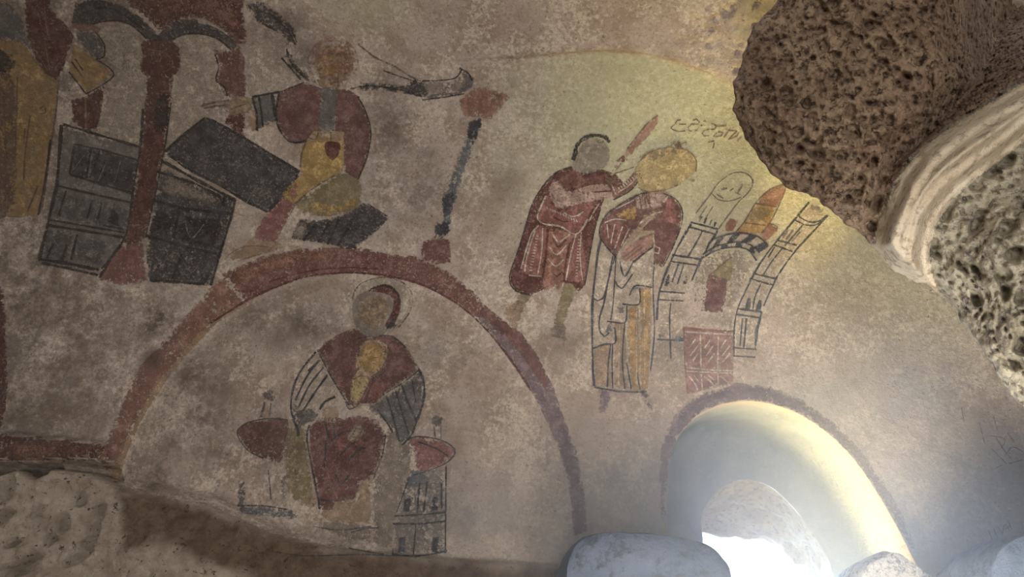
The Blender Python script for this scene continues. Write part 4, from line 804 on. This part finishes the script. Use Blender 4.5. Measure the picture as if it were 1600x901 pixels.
f.lines('tower_lines', 'ink', [(2.8, [(1264, 316), (1243, 341), (1213, 377), (1194, 402), (1180, 424), (1164, 456), (1152, 484), (1147, 513), (1146, 556)]), (2.8, [(1293, 337), (1270, 362), (1246, 388), (1226, 414), (1210, 440), (1193, 478)]), (2.6, [(1245, 336), (1262, 346), (1278, 346), (1293, 336)]), (2.4, [(1240, 343), (1258, 351), (1272, 352), (1284, 346)]), (3, [(1213, 375), (1245, 383)]), (2.8, [(1208, 382), (1238, 393)]), (3.2, [(1176, 427), (1211, 435)]), (3, [(1171, 435), (1206, 445)]), (3.4, [(1151, 482), (1190, 487)]), (3, [(1150, 491), (1186, 496)]), (2.4, [(1255, 350), (1240, 368), (1226, 384)]), (2.2, [(1222, 388), (1206, 408), (1192, 430)]), (2.2, [(1210, 386), (1200, 402)]), (2.4, [(1190, 440), (1180, 462), (1176, 482)]), (3, [(1166, 497), (1162, 543)]), (2.4, [(1160, 497), (1156, 540)]), (3.4, [(1190, 487), (1184, 512), (1180, 540)]), (2.4, [(1146, 543), (1182, 546)]), (2.2, [(1145, 556), (1180, 558)])], 2.4, .38)
for q in ([(1164, 482), (1167, 468), (1171, 461), (1173, 470), (1171, 484)], [(1180, 484), (1184, 472), (1188, 466), (1190, 474), (1187, 486)]): f.area('window', 'ink', q, .40, step=3)
f.lines('shading', 'slate', [(3, [(1222, 372), (1230, 360)]), (3, [(1228, 374), (1240, 358)]), (3, [(1236, 378), (1250, 362)]), (3, [(1186, 498), (1180, 520), (1180, 545)])], 2.4, .45)
f.area('top_smudge', 'grey', circ(1276, 326, 11, 5, 20), .46)
f = Fig('painted_archway', 'chequered black and white painted arch between the two towers', 'fresco architecture', (1150, 385), .0030)
f.area('opening', 'taupe', [(1090, 412), (1104, 394), (1126, 387), (1150, 386), (1170, 392), (1182, 408), (1172, 432), (1158, 462), (1148, 486), (1078, 486), (1080, 440)], .58, False)
oa = catmull([(1104, 386), (1112, 375), (1133, 367), (1158, 364), (1184, 370), (1201, 385)], False, 1.0); ia = catmull([(1097, 398), (1114, 387), (1136, 380), (1156, 378), (1176, 385), (1188, 398)], False, 1.0)
ib = catmull([(1095, 404), (1112, 394), (1134, 387), (1154, 386), (1170, 392), (1182, 409)], False, 1.0)
def at(c, t): return tuple(c[min(len(c)-1, int(t*(len(c)-1)))])
for k in range(9):
    t0, t1 = k/9, (k+1)/9
    f.area('voussoir', 'ink' if k % 2 == 0 else 'cream', [at(oa, t0), at(oa, (t0+t1)/2), at(oa, t1), at(ia, t1-0.04), at(ia, t0-0.04 if t0 > 0.04 else 0)], .38, False, step=3, soft=3)
for k in range(9):
    t0, t1 = k/9, (k+1)/9
    f.area('voussoir', 'cream' if k % 2 == 0 else 'ink', [at(ia, t0), at(ia, (t0+t1)/2), at(ia, t1), at(ib, t1), at(ib, t0)], .38, False, step=3, soft=3)
f.lines('arch_lines', 'ink', [(2.4, [tuple(p) for p in oa[::8]]), (2, [tuple(p) for p in ia[::8]]), (2.6, [tuple(p) for p in ib[::8]])], 2.4, .38)
f = Fig('painted_dome', 'ochre painted dome with orange-red pointed tip above chequered arch', 'fresco architecture', (1190, 330), .0030)
f.area('drum', 'ochre', [(1149, 363), (1163, 346), (1172, 330), (1180, 318), (1196, 320), (1213, 323), (1204, 344), (1189, 364), (1172, 366)], .38, False)
f.area('drum_shade', 'olive', [(1168, 342), (1180, 322), (1206, 326), (1196, 344), (1180, 346)], .47)
f.area('tip', 'brick', [(1180, 318), (1194, 303), (1210, 293), (1225, 291), (1223, 305), (1213, 323), (1196, 321)], .37, False)
f.lines('outline', 'brown', [(2, [(1149, 363), (1163, 346), (1180, 318), (1194, 303), (1210, 293), (1226, 290), (1223, 306), (1206, 342), (1190, 364)]), (2, [(1180, 318), (1213, 323)]), (2, [(1164, 348), (1196, 352)])], 2, .38)
f = Fig('painted_turret', 'small orange-red painted turret left of the ochre dome', 'fresco architecture', (1140, 352), .0030)
f.area('turret', 'brick', [(1128, 361), (1134, 350), (1140, 341), (1154, 343), (1150, 352), (1145, 361)], .38, False)
f = Fig('painted_turret', 'small orange-red painted turret right of the ochre dome', 'fresco architecture', (1202, 362), .0030)
f.area('turret', 'brick', [(1186, 366), (1194, 357), (1202, 349), (1213, 354), (1214, 361), (1204, 370), (1196, 378)], .38, False)
f.lines('edge', 'brown', [[(1202, 349), (1214, 354), (1213, 362)]], 2, .4)
f = Fig('painted_shrine', 'dark pink painted tower with olive pointed roof under the arch', 'fresco architecture', (1120, 450), .0042)
f.area('roof', 'olive', [(1110, 428), (1126, 411), (1143, 401), (1144, 426), (1139, 438), (1124, 434)], .40, False)
f.area('body', 'maroon', [(1107, 428), (1122, 433), (1138, 437), (1134, 458), (1128, 488), (1110, 488), (1095, 486), (1100, 456)], .39, False)
f.lines('lines', 'rose', [(2, [(1102, 464), (1134, 468)]), (2, [(1110, 432), (1108, 460)])], 2, .42)
f.lines('roof_lines', 'brown', [(2, [(1108, 429), (1124, 434), (1139, 438)]), (2, [(1110, 428), (1143, 401)])], 2, .4)
f = Fig('painted_gate', 'pink painted lattice gate below the chequered arch', 'fresco architecture', (1108, 560), .0028)
f.area('rubble', 'cream', [(1073, 487), (1100, 490), (1130, 488), (1150, 486), (1146, 516), (1106, 516), (1072, 508)], .50, False)
f.area('gate', 'rosewood', [(1068, 510), (1106, 514), (1146, 516), (1146, 560), (1145, 600), (1110, 607), (1074, 616), (1070, 570)], .41, False)
f.lines('lattice', 'white', [(2.6, [(1070, 518), (1110, 521), (1145, 522)]), (2.4, [(1072, 574), (1110, 578), (1145, 579)]), (2, [(1072, 580), (1145, 583)]), (2, [(1094, 522), (1095, 574)]), (2, [(1122, 522), (1121, 578)]), (2, [(1095, 582), (1097, 606)]), (2, [(1121, 583), (1122, 602)])], 2, .30)
f.lines('leaf_strokes', 'white', [[(1076, 544), (1086, 530)], [(1078, 556), (1090, 540)], [(1082, 564), (1090, 552)], [(1100, 544), (1110, 530)], [(1103, 556), (1114, 540)], [(1106, 566), (1116, 552)], [(1126, 544), (1134, 530)], [(1128, 556), (1140, 540)], [(1128, 566), (1140, 552)], [(1076, 588), (1086, 600), (1090, 610)], [(1084, 586), (1092, 598)], [(1100, 588), (1112, 598), (1116, 604)], [(1106, 586), (1116, 594)], [(1126, 588), (1138, 598)]], 2.2, .32)
f.lines('gate_edge', 'rose', [(2.4, [(1068, 510), (1070, 570), (1074, 615)]), (3, [(1068, 512), (1106, 516), (1146, 518)])], 2, .42)

# --- writing scratched on the vault
f = Fig('wall_inscription', 'line of thin dark scratched letters beside the overhanging rock', 'inscription', (1100, 200))
f.lines('letters', 'brown', [[(1064, 187), (1058, 188), (1054, 194), (1048, 200), (1059, 205), (1071, 204)], [(1061, 194), (1072, 194)], [(1082, 188), (1088, 186), (1093, 191), (1090, 194), (1080, 194), (1075, 199), (1077, 204), (1081, 205)], [(1086, 204), (1090, 203)], [(1099, 189), (1103, 189)], [(1095, 197), (1097, 195)], [(1111, 193), (1116, 194), (1119, 198), (1116, 202), (1108, 202), (1100, 204), (1097, 208), (1100, 212), (1108, 212)],
    [(1116, 194), (1122, 197), (1135, 196)], [(1120, 207), (1115, 213), (1127, 212), (1130, 207), (1122, 206)], [(1140, 202), (1131, 215)], [(1138, 203), (1152, 205)], [(1152, 205), (1145, 211), (1138, 218), (1152, 212)], [(1154, 207), (1151, 214)], [(1158, 214), (1152, 220)], [(1116, 222), (1114, 232)], [(1106, 222), (1116, 220)]], 1.9, .34)
f = Fig('wall_graffiti', 'row of scratched upright letter strokes above the corner slab', 'inscription', (1560, 825))
f.lines('strokes', 'slate', [[(1544, 828), (1554, 852)], [(1552, 826), (1561, 846)], [(1558, 822), (1566, 834)], [(1566, 834), (1570, 818), (1578, 830)], [(1570, 826), (1578, 822)], [(1574, 812), (1580, 826)]], 1.8, .36)
f = Fig('wall_graffiti', 'tangled scratched lines at the far right of the wall', 'inscription', (1570, 700))
f.lines('strokes', 'brown', [[(1546, 680), (1570, 686), (1564, 700)], [(1556, 684), (1572, 708), (1580, 716)], [(1570, 712), (1582, 698), (1598, 706)], [(1576, 724), (1598, 718)], [(1554, 732), (1566, 726)], [(1530, 660), (1538, 692)], [(1552, 650), (1558, 672)], [(1502, 636), (1506, 660)], [(1574, 676), (1584, 690)], [(1548, 700), (1572, 724)]], 1.6, .40)
# --- pale repairs in the plaster
f = Fig('plaster_patch', 'small pale oval plaster repair right of the red cloak, upper one', 'plaster patch', (600, 257), .0012)
f.area('patch', 'cream', [(586, 258), (594, 250), (614, 252), (624, 258), (610, 262), (592, 262)], .30)
f = Fig('plaster_patch', 'small pale oval plaster repair right of the red cloak, lower one', 'plaster patch', (585, 288), .0012)
f.area('patch', 'cream', [(569, 287), (580, 280), (596, 282), (600, 288), (588, 296), (574, 293)], .30)
# ---------------------------------------------------------------- added scattering volume that imitates bluish lens glare by the window
def mat_glare():
    N = NT('glare'); 
    vd = N.n('VectorMath', operation='DISTANCE'); N.put(vd.inputs[0], N.pos); vd.inputs[1].default_value = HC
    dn = N.rng(vd.outputs['Value'], 0.1, HR, 0.6, 0.0)
    v = N.n('VolumeScatter'); N.put(v.inputs['Color'], (0.74, 0.85, 1.0)); N.put(v.inputs['Density'], dn); v.inputs['Anisotropy'].default_value = 0.12
    N.t.links.new(v.outputs[0], N.out.inputs['Volume']); return N.m
HC = (0.80, 2.60, 1.40); HR = 1.45
bm = bmesh.new(); bmesh.ops.create_icosphere(bm, subdivisions=3, radius=HR)
me = bpy.data.meshes.new('window_glare'); bm.to_mesh(me); bm.free(); me.materials.append(mat_glare())
hz = bpy.data.objects.new('window_glare', me); COL.objects.link(hz); hz.location = HC
tag(hz, 'bluish glowing haze volume added in front of the bright window opening', 'glare', None, 'stuff')
